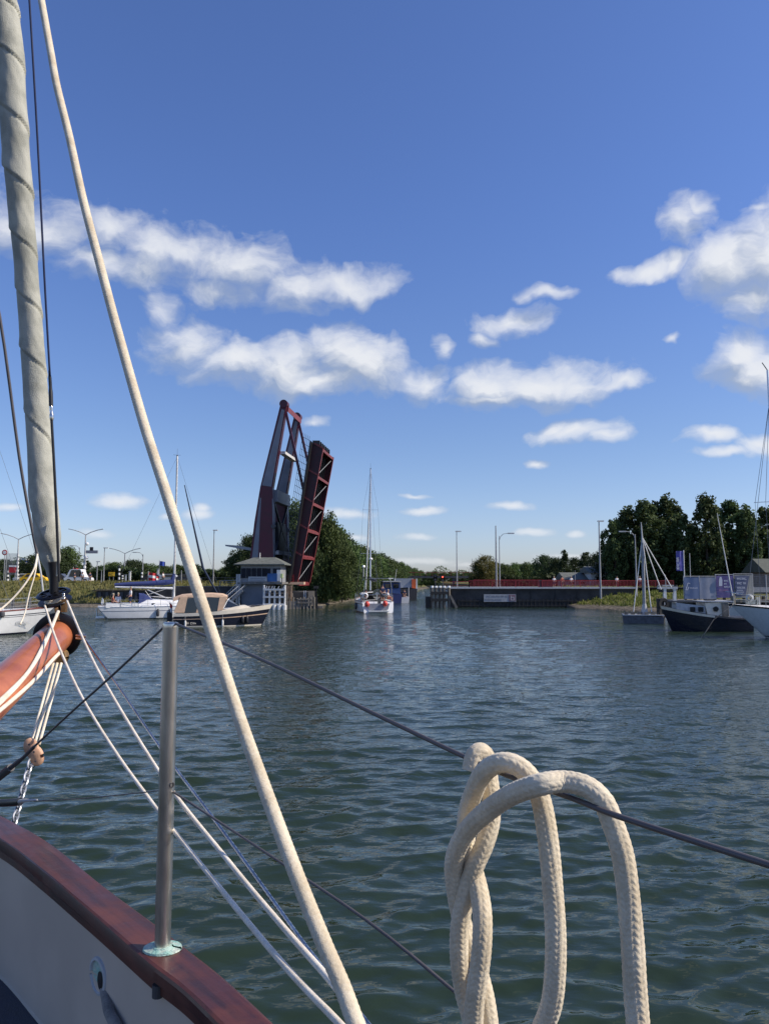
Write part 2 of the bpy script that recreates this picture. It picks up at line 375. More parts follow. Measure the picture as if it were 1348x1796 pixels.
# ------------------------------------------------------------------ water
def make_water():
    ys = [-1.0]
    while ys[-1] < 420:
        y = ys[-1]; ys.append(y + (max(.03, abs(y) * .0046) if 4.5 < y < 110 else (.25 if y < 4.5 else y * .03)))
    us = list(np.arange(-2.2, -.8, .1)) + list(np.arange(-.8, .8, .0032)) + list(np.arange(.8, 2.3, .1))
    U, Y = np.meshgrid(np.array(us), np.array(ys)); X = U * (Y + 2.0)
    sp = np.maximum(np.maximum(.03, np.abs(Y) * .0046), .0032 * (Y + 2) )
    rng = np.random.RandomState(3); N = 150
    Zs = np.zeros_like(X); DX = np.zeros_like(X); DY = np.zeros_like(X)
    for i in range(N):
        lam = .10 * (18 ** ((i + rng.rand()) / N)); k = 2 * PI / lam
        th = -PI / 2 + rng.randn() * (.62 if lam < .8 else .42) + .16
        wgt = 1.0 if lam < .55 else (.55 / lam) ** 1.0
        a = .0262 * wgt / k * 1.0 * (lam / .55) ** (.12)
        fade = np.clip((lam / sp - 3.0) / 3.0, 0, 1)
        ph = k * (math.cos(th) * X + math.sin(th) * Y) + rng.rand() * 6.28
        ph = ph + .7 * np.sin(.45 * X + .3 * Y + i) + .5 * np.sin(.9 * Y - .4 * X + 2 * i)
        Zs += a * fade * np.cos(ph); DX -= a * fade * math.cos(th) * np.sin(ph); DY -= a * fade * math.sin(th) * np.sin(ph)
    gust = .84 + .34 * np.sin(.11 * X + .07 * Y + 1) * np.sin(.09 * Y - .05 * X) + .22 * np.sin(.4 * X + .27 * Y) * np.sin(.31 * Y - .12 * X + 2)
    # ruffled lane reaching towards the camera where the light wind runs, calmer near the shore
    gust *= 1 - .35 * smooth(55, 90, Y)
    Zs *= gust; X2 = X + .75 * DX * gust; Y2 = Y + .75 * DY * gust
    nx, ny = len(us), len(ys)
    me = bpy.data.meshes.new('water'); co = np.stack([X2, Y2, Zs], -1).reshape(-1, 3).astype(np.float32)
    ii = np.arange((ny - 1) * nx).reshape(ny - 1, nx)[:, :-1].reshape(-1)
    fa = np.stack([ii, ii + 1, ii + nx + 1, ii + nx], -1).reshape(-1).astype(np.int32); nf = len(ii)
    me.vertices.add(len(co)); me.vertices.foreach_set('co', co.reshape(-1))
    me.loops.add(len(fa)); me.loops.foreach_set('vertex_index', fa)
    me.polygons.add(nf); me.polygons.foreach_set('loop_start', np.arange(nf, dtype=np.int32) * 4); me.polygons.foreach_set('loop_total', np.full(nf, 4, dtype=np.int32))
    me.polygons.foreach_set('use_smooth', np.ones(nf, dtype=bool)); me.update(calc_edges=True)
    m = bpy.data.materials.new('harbour_water'); m.use_nodes = True; T = NT(m.node_tree); b = T.n['Principled BSDF']
    tc = T.new('ShaderNodeTexCoord'); v = tc.outputs['Object']
    b.inputs['Base Color'].default_value = WATERCOL; b.inputs['IOR'].default_value = 1.333; b.inputs['Specular Tint'].default_value = (1, .96, .87, 1); b.inputs['Roughness'].default_value = .02
    vv = T.vmath('MULTIPLY', v, (1.0, 1.9, 1))
    h1 = T.noise(vv, 4.5, 2, .5)[0]; h2 = T.noise(vv, 1.3, 2, .5)[0]
    ge = T.new('ShaderNodeCameraData')
    far = T.ramp(T.noise(v, .06, 2, .5)[0], .3, .7, .55, 1.2)
    sp = T.new('ShaderNodeSeparateXYZ'); T.l.new(v, sp.inputs[0]); gain = T.ramp(sp.outputs[1], 6, 60, .40, 4.2, False)
    h = T.math('MULTIPLY', T.math('MULTIPLY', T.math('ADD', T.math('MULTIPLY', h1, .6), T.math('MULTIPLY', h2, 1.0)), far), gain)
    bp = T.new('ShaderNodeBump'); bp.inputs['Strength'].default_value = 1.0; bp.inputs['Distance'].default_value = WBUMP
    T.l.new(h, bp.inputs['Height']); T.l.new(bp.outputs[0], b.inputs['Normal'])
    me.materials.append(m); o = bpy.data.objects.new('water', me); COL.objects.link(o); tag(o, kind='structure')
WATERCOL = (.021, .035, .020, 1); WBUMP = .035
make_water()
# ------------------------------------------------------------------ trees
def leaf_mat(name, a, b, tr=.25):
    m = bpy.data.materials.new(name); m.use_nodes = True; T = NT(m.node_tree); p = T.n['Principled BSDF']; out = T.n['Material Output']
    tc = T.new('ShaderNodeTexCoord'); oi = T.new('ShaderNodeObjectInfo'); v = T.vmath('ADD', tc.outputs['Object'], (0, 0, 0))
    n = T.noise(v, .7, 4, .7)[0]; n2 = T.noise(v, 4.5, 2, .5)[0]
    c = T.mix(T.ramp(T.math('ADD', T.math('MULTIPLY', n, .6), T.math('MULTIPLY', n2, .4)), .36, .64), a + (1,), b + (1,))
    hs = T.new('ShaderNodeHueSaturation'); T.set(hs.inputs['Hue'], T.math('MULTIPLY_ADD', oi.outputs['Random'], .03, .485))
    T.set(hs.inputs['Value'], T.math('MULTIPLY_ADD', oi.outputs['Random'], .5, .75)); T.l.new(c, hs.inputs['Color'])
    T.l.new(hs.outputs[0], p.inputs['Base Color']); p.inputs['Roughness'].default_value = .7; p.inputs['Specular IOR Level'].default_value = .25
    t = T.new('ShaderNodeBsdfTranslucent'); T.l.new(hs.outputs[0], t.inputs[0]); mx = T.new('ShaderNodeMixShader'); mx.inputs[0].default_value = tr
    T.l.new(p.outputs[0], mx.inputs[1]); T.l.new(t.outputs[0], mx.inputs[2]); T.l.new(mx.outputs[0], out.inputs[0]); return m
L_mid = leaf_mat('broadleaf_foliage', (.046, .080, .022), (.13, .18, .052))
L_dark = leaf_mat('dark_foliage', (.024, .040, .016), (.070, .100, .034), .2)
L_pop = leaf_mat('poplar_foliage', (.035, .058, .022), (.11, .15, .048), .25)
L_yel = leaf_mat('turning_foliage', (.060, .060, .016), (.16, .13, .035))
M_bark = mat('bark', (.07, .055, .04), .9, var=.3, vs=5, bump=.4, bs=10)
def crown_mesh(kind, h, w, rs, nclump, nleaf, ls):
    """leaf cards gathered in clumps along limbs through an uneven envelope; unit metres, base at z=0"""
    C_ = []; z0 = {'poplar': .10, 'round': .16, 'bush': .02, 'conifer': .06, 'wide': .10}[kind]
    for _ in range(nclump):
        t = rs.rand()
        if kind == 'poplar': prof = (math.sin(PI * min(1, (t * .82 + .14))) ** .55) * (1 if t < .8 else 1 - (t - .8) * 1.6)
        elif kind == 'conifer': prof = (1 - t) ** .8 + .08
        elif kind == 'bush': prof = math.sqrt(max(0, 1 - t * t))
        elif kind == 'wide': prof = math.sin(PI * (t * .78 + .20)) ** .6
        else: prof = math.sin(PI * (t * .84 + .12)) ** .6
        th = rs.rand() * 2 * PI; lump = 1 + .22 * math.sin(3 * th + 5 * t + h) + .14 * math.sin(5 * th - 9 * t)
        r = w / 2 * prof * lump * (rs.rand() ** .42)
        C_.append((r * math.cos(th), r * math.sin(th), h * (z0 + (1 - z0) * t * (.97 + .06 * rs.rand())), w * (.09 + .10 * rs.rand()) * (1.0 if kind != 'poplar' else .8)))
    C_ = np.array(C_); n = nclump * nleaf
    ci = np.repeat(np.arange(nclump), nleaf); d = rs.randn(n, 3); d /= np.linalg.norm(d, axis=1)[:, None]
    rr = C_[ci, 3] * rs.rand(n) ** .45
    st = np.array([1, 1, 1.5 if kind == 'poplar' else .85])
    pos = C_[ci, :3] + d * rr[:, None] * st
    pos[:, 2] = np.maximum(pos[:, 2], .02 * h)
    a = rs.randn(n, 3); a /= np.linalg.norm(a, axis=1)[:, None]; b = np.cross(a, d + .6 * rs.randn(n, 3)); b /= (np.linalg.norm(b, axis=1)[:, None] + 1e-6)
    s = ls * (.5 + rs.rand(n))[:, None]
    q = np.stack([pos - a * s, pos - b * s * .6, pos + a * s, pos + b * s * .6], 1).reshape(-1, 3)
    me = bpy.data.meshes.new('crown'); me.vertices.add(n * 4); me.vertices.foreach_set('co', q.astype(np.float32).reshape(-1))
    me.loops.add(n * 4); me.loops.foreach_set('vertex_index', np.arange(n * 4, dtype=np.int32)); me.polygons.add(n)
    me.polygons.foreach_set('loop_start', np.arange(n, dtype=np.int32) * 4); me.polygons.foreach_set('loop_total', np.full(n, 4, dtype=np.int32)); me.update(calc_edges=True)
    return me, C_
def tree_proto(kind, h, w, seed, m, nclump, nleaf, ls):
    rs = np.random.RandomState(seed); me, C_ = crown_mesh(kind, h, w, rs, nclump, nleaf, ls); me.materials.append(m)
    mb = MB(); r = .03 * h * .6; top = {'poplar': .85, 'round': .6, 'bush': .35, 'conifer': .95, 'wide': .5}[kind]
    pts = [Vector((0.02 * h * math.sin(k * 1.3 + seed) * k / 6, .02 * h * math.cos(k * 1.7) * k / 6, h * top * k / 6)) for k in range(7)]
    mb.tube(pts, [r * (1.25 - .18 * k) for k in range(7)], 7)
    for c in C_[::max(1, nclump // 14)]:
        z = min(h * top * .95, max(.12 * h, c[2] * .6)); mb.cyl((pts[0].x, pts[0].y, z), (c[0], c[1], c[2]), r * .35, r * .08, 5)
    tm = mb.build('trunk', M_bark, recalc=False).data; bpy.data.objects.remove(bpy.data.objects[-1] if False else [o for o in COL.objects if o.data is tm][0])
    return me, tm, h, w
PR = {
 'poplar': [tree_proto('poplar', 10, 4.2, s, L_pop, 150, 60, .17) for s in (1, 2)],
 'round': [tree_proto('round', 10, 8.5, s, L_mid, 150, 60, .20) for s in (3, 4)],
 'wide': [tree_proto('wide', 10, 12, s, L_dark, 170, 60, .22) for s in (5,)],
 'bush': [tree_proto('bush', 3, 5, s, L_mid, 60, 60, .12) for s in (6,)],
 'conifer': [tree_proto('conifer', 10, 5, s, L_dark, 120, 55, .16) for s in (8,)],
 'yellow': [tree_proto('round', 10, 9, s, L_yel, 150, 60, .18) for s in (9,)],
}
NTREE = 0
ORD = 'first second third fourth fifth sixth seventh eighth ninth tenth eleventh twelfth thirteenth fourteenth fifteenth sixteenth seventeenth'.split()
def tree(kind, px, Y, top_py, wpx, label, name='tree', group=None, sink=0., fullness=1):
    global NTREE; NTREE += 1
    x = GX(px, Y); z = max(GZ(x, Y), .3) - sink; top = P(px, top_py, Y).z; hh = top - z; ww = wpx / FPX * Y
    me, tm, h, w = PR[kind][NTREE % len(PR[kind])]
    e = empty(name, (x, Y, z), NTREE * 2.4, label, 'tree' if kind != 'bush' else 'shrub', group)
    e.scale = (ww / w, ww / w, hh / h)
    for n_, d_ in (('crown', me), ('trunk', tm)):
        o = bpy.data.objects.new(n_, d_); COL.objects.link(o); o.parent = e
    return e
random.seed(11)
# tall dark poplars on the right bank
for i, (px, top, w) in enumerate([(1078, 914, 34), (1102, 900, 46), (1132, 882, 58), (1172, 879, 62), (1196, 905, 44)]):
    tree('poplar', px, 108 + (i % 2) * 3, top, w * 1.25, ['low leftmost poplar of the dark row on the right bank', 'second poplar from the left in the dark row on the right bank', 'tall poplar with a pointed crown behind the grey mast of the work float', 'broad tallest poplar left of the gap in the right bank row', 'poplar on the right edge of the first clump beside the gap'][i], 'poplar_tree', 'poplars on the right bank')
for i, (px, top, w) in enumerate([(1240, 877, 52), (1284, 882, 64), (1312, 900, 40), (1352, 892, 62)]):
    tree('poplar', px, 106 + (i % 2) * 3, top, w * 1.2, ['slim poplar just right of the gap, above the white and blue fence banners', 'broad poplar behind the leaning thin pole', 'poplar with thin side branches left of the motor cruiser rigging', 'poplar cut off by the right edge of the picture'][i], 'poplar_tree', 'poplars on the right bank')
for px, w, top in ((1070, 60, 960), (1110, 70, 950), (1160, 80, 955), (1215, 80, 958), (1262, 80, 955), (1310, 50, 985)):
    tree('wide', px, 114, top, w, 'low dark tree under the poplars, %s' % {1070: 'leftmost, by the tallest thin pole', 1110: 'behind the grey mast of the float', 1160: 'behind the timber jetty frame', 1215: 'in the gap above the blue banner', 1262: 'above the purple banner', 1310: 'beside the brick house'}[px], 'undergrowth_tree', 'low trees under the poplars')
# dark trees behind the red railing
for i, (px, Y, top, w, k) in enumerate([(955, 135, 978, 40, 'wide'), (975, 130, 982, 34, 'wide'), (990, 128, 966, 22, 'conifer'), (1008, 138, 982, 30, 'wide'), (1027, 135, 970, 30, 'conifer'), (1045, 132, 976, 34, 'wide')]):
    tree(k, px, Y, top, w * 1.3, ['dark bushy tree at the left end of the clump behind the red railing', 'low dark tree beside the pointed conifer behind the railing', 'narrow pointed conifer above the red railing', 'small dark tree above the long grey shed roof', 'dark spiky tree behind the small white gable', 'dark tree touching the tall thin pole on the right'][i], 'dark_tree', 'dark trees behind the red railing')
tree('yellow', 850, 112, 976, 44, 'small yellowing round tree behind the red railing beside two lamp posts', 'yellowing_tree')
tree('round', 838, 113, 988, 26, 'small green tree pressed against the yellowing tree', 'green_tree')
for i in range(9):
    tree('round', 868 + i * 11, 190 + (i * 37 % 30), 988 + (i * 7 % 5), 24, 'distant tree %s of the even belt seen above the red railing' % ['at the left end', 'second from the left', 'third from the left', 'fourth from the left', 'in the middle', 'fourth from the right', 'third from the right', 'second from the right', 'at the right end'][i], 'distant_tree', 'distant tree belt above the quay')
# trees by the bridge and along the canal
for i, (px, Y, top, w, k) in enumerate([(418, 128, 968, 44, 'round'), (438, 122, 945, 50, 'wide'), (466, 125, 922, 60, 'round'), (505, 122, 905, 70, 'wide'), (520, 116, 888, 62, 'round'), (548, 112, 905, 56, 'wide'), (575, 112, 908, 56, 'round'), (590, 116, 940, 50, 'wide'), (600, 106, 962, 44, 'round'), (572, 106, 985, 34, 'bush'), (545, 106, 960, 44, 'wide')]):
    tree(k, px, Y, top, w * 1.15, ['low tree at the far left of the clump behind the bridge', 'dark tree left of the bridge tower foot', 'tree rising behind the bridge control cabin', 'tree filling the gap behind the bridge tower legs', 'tallest tree between the bridge tower and the raised deck', 'dark tree behind the middle of the raised bridge deck', 'rounded tree showing right of the raised bridge deck', 'tree on the slope right of the raised deck', 'light green tree at the canal edge right of the bridge', 'small shrub at the water edge beside the bridge foot', 'dark leafy tree low behind the foot of the raised deck'][i], 'bankside_tree', 'trees behind the bridge')
for i in range(17):
    t = i / 16; Y = 118 * (300 / 118) ** t; x = chan_l(Y) - 3.0; px = (x / Y) * FPX * .995 + CX; top = float(np.interp(px, [567, 600, 622, 666, 700, 728, 745], [916, 944, 960, 976, 988, 998, 1003])) + (i * 5 % 4)
    tree(['round', 'round', 'wide'][i % 3] if i != 4 else 'round', px, Y, top, max(18, 70 * (1 - t) + 16), '%s tree of the row on the left canal bank counted from the bridge' % ORD[i], 'canal_tree', 'trees lining the left canal bank')
for i in range(7):
    tree('bush', 585 + i * 9, 112 + i * 5, 1012 + i * .8, 22, '%s low shrub along the left canal edge counted from the bridge' % ORD[i], 'bank_shrub', 'low shrubs along the canal edge')
for i in range(8):
    tree('round', 738 + i * 13, 330, 1000 + [2, 4, 3, 5, 4, 6, 4, 6][i], 20, '%s tree from the left in the farthest row at the canal bend' % ORD[i], 'distant_tree', 'trees at the canal bend')
# trees behind the left bank road
lefts = [(4, 150, 984, 60, 'wide'), (40, 152, 980, 56, 'round'), (66, 148, 975, 50, 'wide'), (98, 140, 966, 44, 'wide'), (118, 142, 962, 38, 'round'), (152, 160, 984, 26, 'conifer'), (140, 165, 996, 40, 'round'), (176, 170, 995, 40, 'wide'), (200, 172, 988, 46, 'round'), (232, 172, 985, 48, 'wide'), (258, 175, 990, 44, 'round'), (284, 178, 994, 44, 'wide'), (312, 172, 992, 46, 'round'), (340, 175, 992, 40, 'wide'), (362, 178, 999, 44, 'round'), (388, 172, 1001, 40, 'wide'), (405, 150, 992, 36, 'round')]
for i, (px, Y, top, w, k) in enumerate(lefts):
    tree(k, px, Y, top, w * 1.2, '%s tree from the left edge in the row behind the left bank road' % ORD[i], 'roadside_tree', 'trees behind the left bank road')
# long low hedge band behind the road and far woods: nobody could count these
def hedge(name, x0, x1, Y, z0, h, dep, n, m, label, dx=0):
    rs = np.random.RandomState(int(Y)); pos = np.stack([x0 + (x1 - x0) * rs.rand(n), Y + dep * rs.rand(n), np.zeros(n)], 1)
    hh = h * (.7 + .3 * np.sin(pos[:, 0] * .35) * np.sin(pos[:, 0] * .13 + 1)) * rs.rand(n) ** .7; pos[:, 2] = z0 + hh
    pos[:, 0] += dx * (pos[:, 1] - Y)
    a = rs.randn(n, 3); a /= np.linalg.norm(a, axis=1)[:, None]; b = np.cross(a, rs.randn(n, 3)); b /= np.linalg.norm(b, axis=1)[:, None]; s = .34 * (.5 + rs.rand(n))[:, None]
    q = np.stack([pos - a * s, pos - b * s * .7, pos + a * s, pos + b * s * .7], 1).reshape(-1, 3)
    mb = MB(); mb.v = [tuple(map(float, r)) for r in q]; mb.f = [(4 * i, 4 * i + 1, 4 * i + 2, 4 * i + 3) for i in range(n)]
    tag(mb.build(name, m, recalc=False), label, 'hedge', kind='stuff')
hedge('hedge', -95, -28, 140, 2.6, 3.4, 4, 16000, L_dark, 'continuous dark hedge behind the left bank road')
hedge('hedge', 14, 60, 124, 2.2, 3.0, 4, 9000, L_dark, 'dark hedge behind the red railing on the right')
hedge('wood', -220, 260, 420, 2.6, 9.0, 12, 26000, L_mid, 'far off wood along the horizon')
def tufts(name, n, fx, hs, m, label, seed):
    rs = np.random.RandomState(seed); mb = MB()
    for i in range(n):
        x, y = fx(rs); z = GZ(x, y)
        if z < .35: continue
        for k in range(3):
            a = rs.rand() * 6.28; hh = hs * (.5 + rs.rand()); w = hh * .22; dx, dy = math.cos(a) * w, math.sin(a) * w; lx, ly = rs.randn() * .3 * hh, rs.randn() * .3 * hh
            mb.add([(x - dx, y - dy, z - .02), (x + dx, y + dy, z - .02), (x + lx, y + ly, z + hh)], [(0, 1, 2)])
    tag(mb.build(name, m, recalc=False), label, 'grass', kind='stuff')
M_grassL = leaf_mat('dry_grass_blades', (.12, .125, .036), (.25, .215, .085), .25)
M_grassR = leaf_mat('green_grass_blades', (.12, .16, .03), (.25, .26, .065), .25)
tufts('grass', 5200, lambda r: ((lambda y: (-(y * .56) + r.rand() * (y * .56 + chan_l(y)), y))(97 + 22 * r.rand() ** 1.3)), .36, M_grassL, 'rough dry grass on the left bank slope', 5)
tufts('grass', 4200, lambda r: (21 + 19 * r.rand(), 72 + 30 * r.rand()), .30, M_grassR, 'green grass on the right bank slope', 6)
# ------------------------------------------------------------------ bascule bridge
def build_bridge():
    e1 = Vector((.9935, -.1135, 0)); e2 = Vector((.1135, .9935, 0)); O = P(497, 704, 95)
    O.z = 0
    base = empty('bascule_bridge', (O.x, O.y, 0), 0, 'tall maroon and blue grey bascule bridge with its deck raised almost upright', 'bridge')
    def N(cx, cy, off=0.):
        """crop coordinate -> point in the near girder plane, moved off metres along the roadway's width"""
        d = ray(380 + cx / 4.49, 690 + cy / 4.49); cpos = Vector((0, 0, H)); t = (O - cpos).dot(e2) / d.dot(e2)
        return cpos + d * t + e2 * off
    W = 7.4
    def pr(pts, off, th): return MB().prism([N(x, y, off) for x, y in pts], e2 * th)
    for k, off in enumerate((0, W)):
        L = None if True else ''
        o = pr([(505, 72), (552, 90), (440, 742), (345, 728)], off, .8).build('arm', M_maroon, base, world=True)
        o = pr([(511, 122), (533, 132), (431, 735), (357, 724)], off - .03, .06).build('arm_panel', M_bgrey, base, world=True)
        pr([(345, 728), (440, 742), (443, 800), (450, 1310), (263, 1310), (300, 1010)], off, .8).build('tower_leg', M_bgrey, base, world=True)
        pr([(347, 728), (440, 742), (443, 830), (344, 822)], off - .03, .05).build('maroon_band', M_maroon, base, world=True)
        pr([(352, 822), (436, 826), (447, 1310), (326, 1310)], off - .034, .06).build('maroon_panel', M_maroon, base, world=True)
        pr([(345, 728), (352, 728), (275, 1310), (262, 1310), (298, 1010)], off - .04, .06).build('leg_edge', M_maroon, base, world=True)
        mb = MB(); c = N(527, 82, off); mb.cyl(c - e2 * .12, c + e2 * .95, .52, n=20); mb.build('pivot_drum', M_maroon, base, world=True, smooth=True)
        mb = MB(); mb.bar(N(540, 140, off + .3), N(682, 770, off + .3), .28, .30); mb.build('pull_rod', M_maroon, base, world=True)
        mb = MB()
        for (cx, cy, r) in ((448, 1048, .28),): c = N(cx, cy, off - .25); mb.cyl(c, c + e2 * .5, r, n=12)
        mb.build('hinge_pin', M_dgrey, base, world=True, smooth=True)
    MB().prism([N(548, 88, .4), N(560, 100, .4), N(556, 140, .4), N(540, 128, .4)], e2 * (W)).build('top_crossbeam', M_lit_maroon, base, world=True)
    MB().bar(N(505, 458, .8), N(505, 458, W), .35, .75, up=e1).build('white_crossbeam', M_white2, base, world=True)
    MB().bar(N(440, 800, .8), N(440, 800, W), .9, 1.5).build('lower_crossbeam', M_bgrey, base, world=True)
    MB().bar(N(450, 1250, .8), N(450, 1250, W), .8, .5).build('crossbeam', M_lgrey, base, world=True)
    # dark machinery and bracing between the two legs
    mb = MB()
    for s in (0, 1): mb.bar(N(440, 860, .8 + s * (W - .8)), N(450, 1240, W - s * (W - .8)), .25, .25)
    mb.build('leg_bracing', M_black, base, world=True)
    MB().prism([N(430, 1000, 2.2), N(445, 1000, 2.2), N(460, 1300, 2.2), N(380, 1300, 2.2)], e2 * 4.2).build('counterweight', M_black, base, world=True)
    MB().prism([N(58, 1190, .4), N(62, 1202, .4), N(325, 1248, .4), N(325, 1226, .4), N(150, 1196, .4)], e2 * .5).build('tail_beam', M_grey, base, world=True)
    # the leaf: two girders, deck plate, cross beams, bracing
    T0, T1 = (838, 432), (636, 1492)          # outer lower flange line
    B0, B1 = (757, 388), (588, 1490)          # deck side line
    leaf = empty('raised_deck', (0, 0, 0)); leaf.parent = base; leaf.location = (0, 0, 0)
    def lf(mb, n, m, **k):
        o = mb.build(n, m, None, **k); o.data.transform(Matrix.Translation(-base.location)); o.parent = base; return o
    bpy.data.objects.remove(leaf)
    for off in (0, W - .25):
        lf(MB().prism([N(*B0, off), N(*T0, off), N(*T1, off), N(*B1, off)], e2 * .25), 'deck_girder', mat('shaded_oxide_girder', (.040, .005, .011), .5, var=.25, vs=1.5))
        lf(MB().bar(N(T0[0], T0[1], off + .1), N(T1[0], T1[1], off + .1), .30, .07, up=e1), 'girder_flange', M_lit_maroon)
    th = (N(*B0) - N(*T0)).normalized()
    lf(MB().prism([N(*B0, -.9), N(*B1, -.9), N(*B1, -.9) + th * .22, N(*B0, -.9) + th * .22], e2 * (W + 1.8)), 'deck_plate', M_black)
    mb = MB()
    for k in range(6):
        off = .7 + k * 1.15
        mb.bar(N(B0[0] + 10, B0[1] + 20, off) - th * .25, N(B1[0] + 8, B1[1], off) - th * .25, .12, .45, up=e1)
    lf(mb, 'deck_stringers', M_black)
    for i in range(6):
        t = i / 5; a = N(T0[0] + (T1[0] - T0[0]) * t, T0[1] + (T1[1] - T0[1]) * t, 0); dn = (N(*T1) - N(*T0)).normalized()
        mb = MB(); mb.prism([a + e2 * .25 + dn * .05, a + e2 * .25 + dn * .36, a + e2 * .25 + dn * .36 + th * .85, a + e2 * .25 + dn * .05 + th * .85], e2 * (W - .5))
        lf(mb, 'deck_crossbeam', M_lit_maroon)
        b = a + th * 1.0
        if i < 5:
            lf(MB().bar(b - e2 * .08 + th * .3, b - e2 * .08 - th * .85, .12, .18, up=dn), 'stiffener', M_lit_maroon)
            t2 = (i + 1) / 5; a2 = N(T0[0] + (T1[0] - T0[0]) * t2, T0[1] + (T1[1] - T0[1]) * t2, 0)
            mb = MB(); mb.bar(a + e2 * (W - .5) + dn * .6 - th * -.2, a2 + e2 * .4 + th * .2, .06, .06, up=th)
            lf(mb, 'diagonal_brace', M_grey)
    mb = MB(); nT = N(*B0); nB = N(*B1)
    for off in (-.8, W + .8):
        for k in range(5): mb.bar(nT + th * (.35 + .24 * k) + e2 * off - (nB - nT).normalized() * .5, nB + th * (.35 + .24 * k) + e2 * off, .035, .035)
        for i in range(24):
            p = nT.lerp(nB, i / 23) + e2 * off; mb.bar(p, p + th * 1.35, .05, .05)
    lf(mb, 'deck_railing', M_dgrey)
    mb = MB()
    for i in range(7): mb.box(nT + th * -.4 + e2 * (.3 + i * 1.1) - (nB - nT).normalized() * .22, (.9, .6, .5))
    lf(mb, 'deck_nosing', M_black)
    # abutment
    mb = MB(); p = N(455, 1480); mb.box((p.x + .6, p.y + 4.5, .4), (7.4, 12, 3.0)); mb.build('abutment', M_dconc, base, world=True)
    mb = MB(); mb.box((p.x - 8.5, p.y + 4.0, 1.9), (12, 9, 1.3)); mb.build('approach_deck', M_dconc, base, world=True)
    mb = MB()
    for k in range(3): mb.bar(N(545, 1440 + 22 * k, -.3), N(610, 1440 + 22 * k, -.3), .06, .12)
    for k in range(4): mb.bar(N(548 + 20 * k, 1425, -.3), N(548 + 20 * k, 1500, -.3), .08, .08)
    for k in range(9): mb.bar(N(520 + 8 * (k % 5), 1300, 1 + k * .6), N(520 + 8 * (k % 5), 1420, 1 + k * .6), .06, .06)
    mb.build('red_barrier', M_red, base, world=True)
    MB().box(N(580, 1495, .2), (3.4, 1.6, .3)).build('landing_slab', M_tan, base, world=True)
build_bridge()

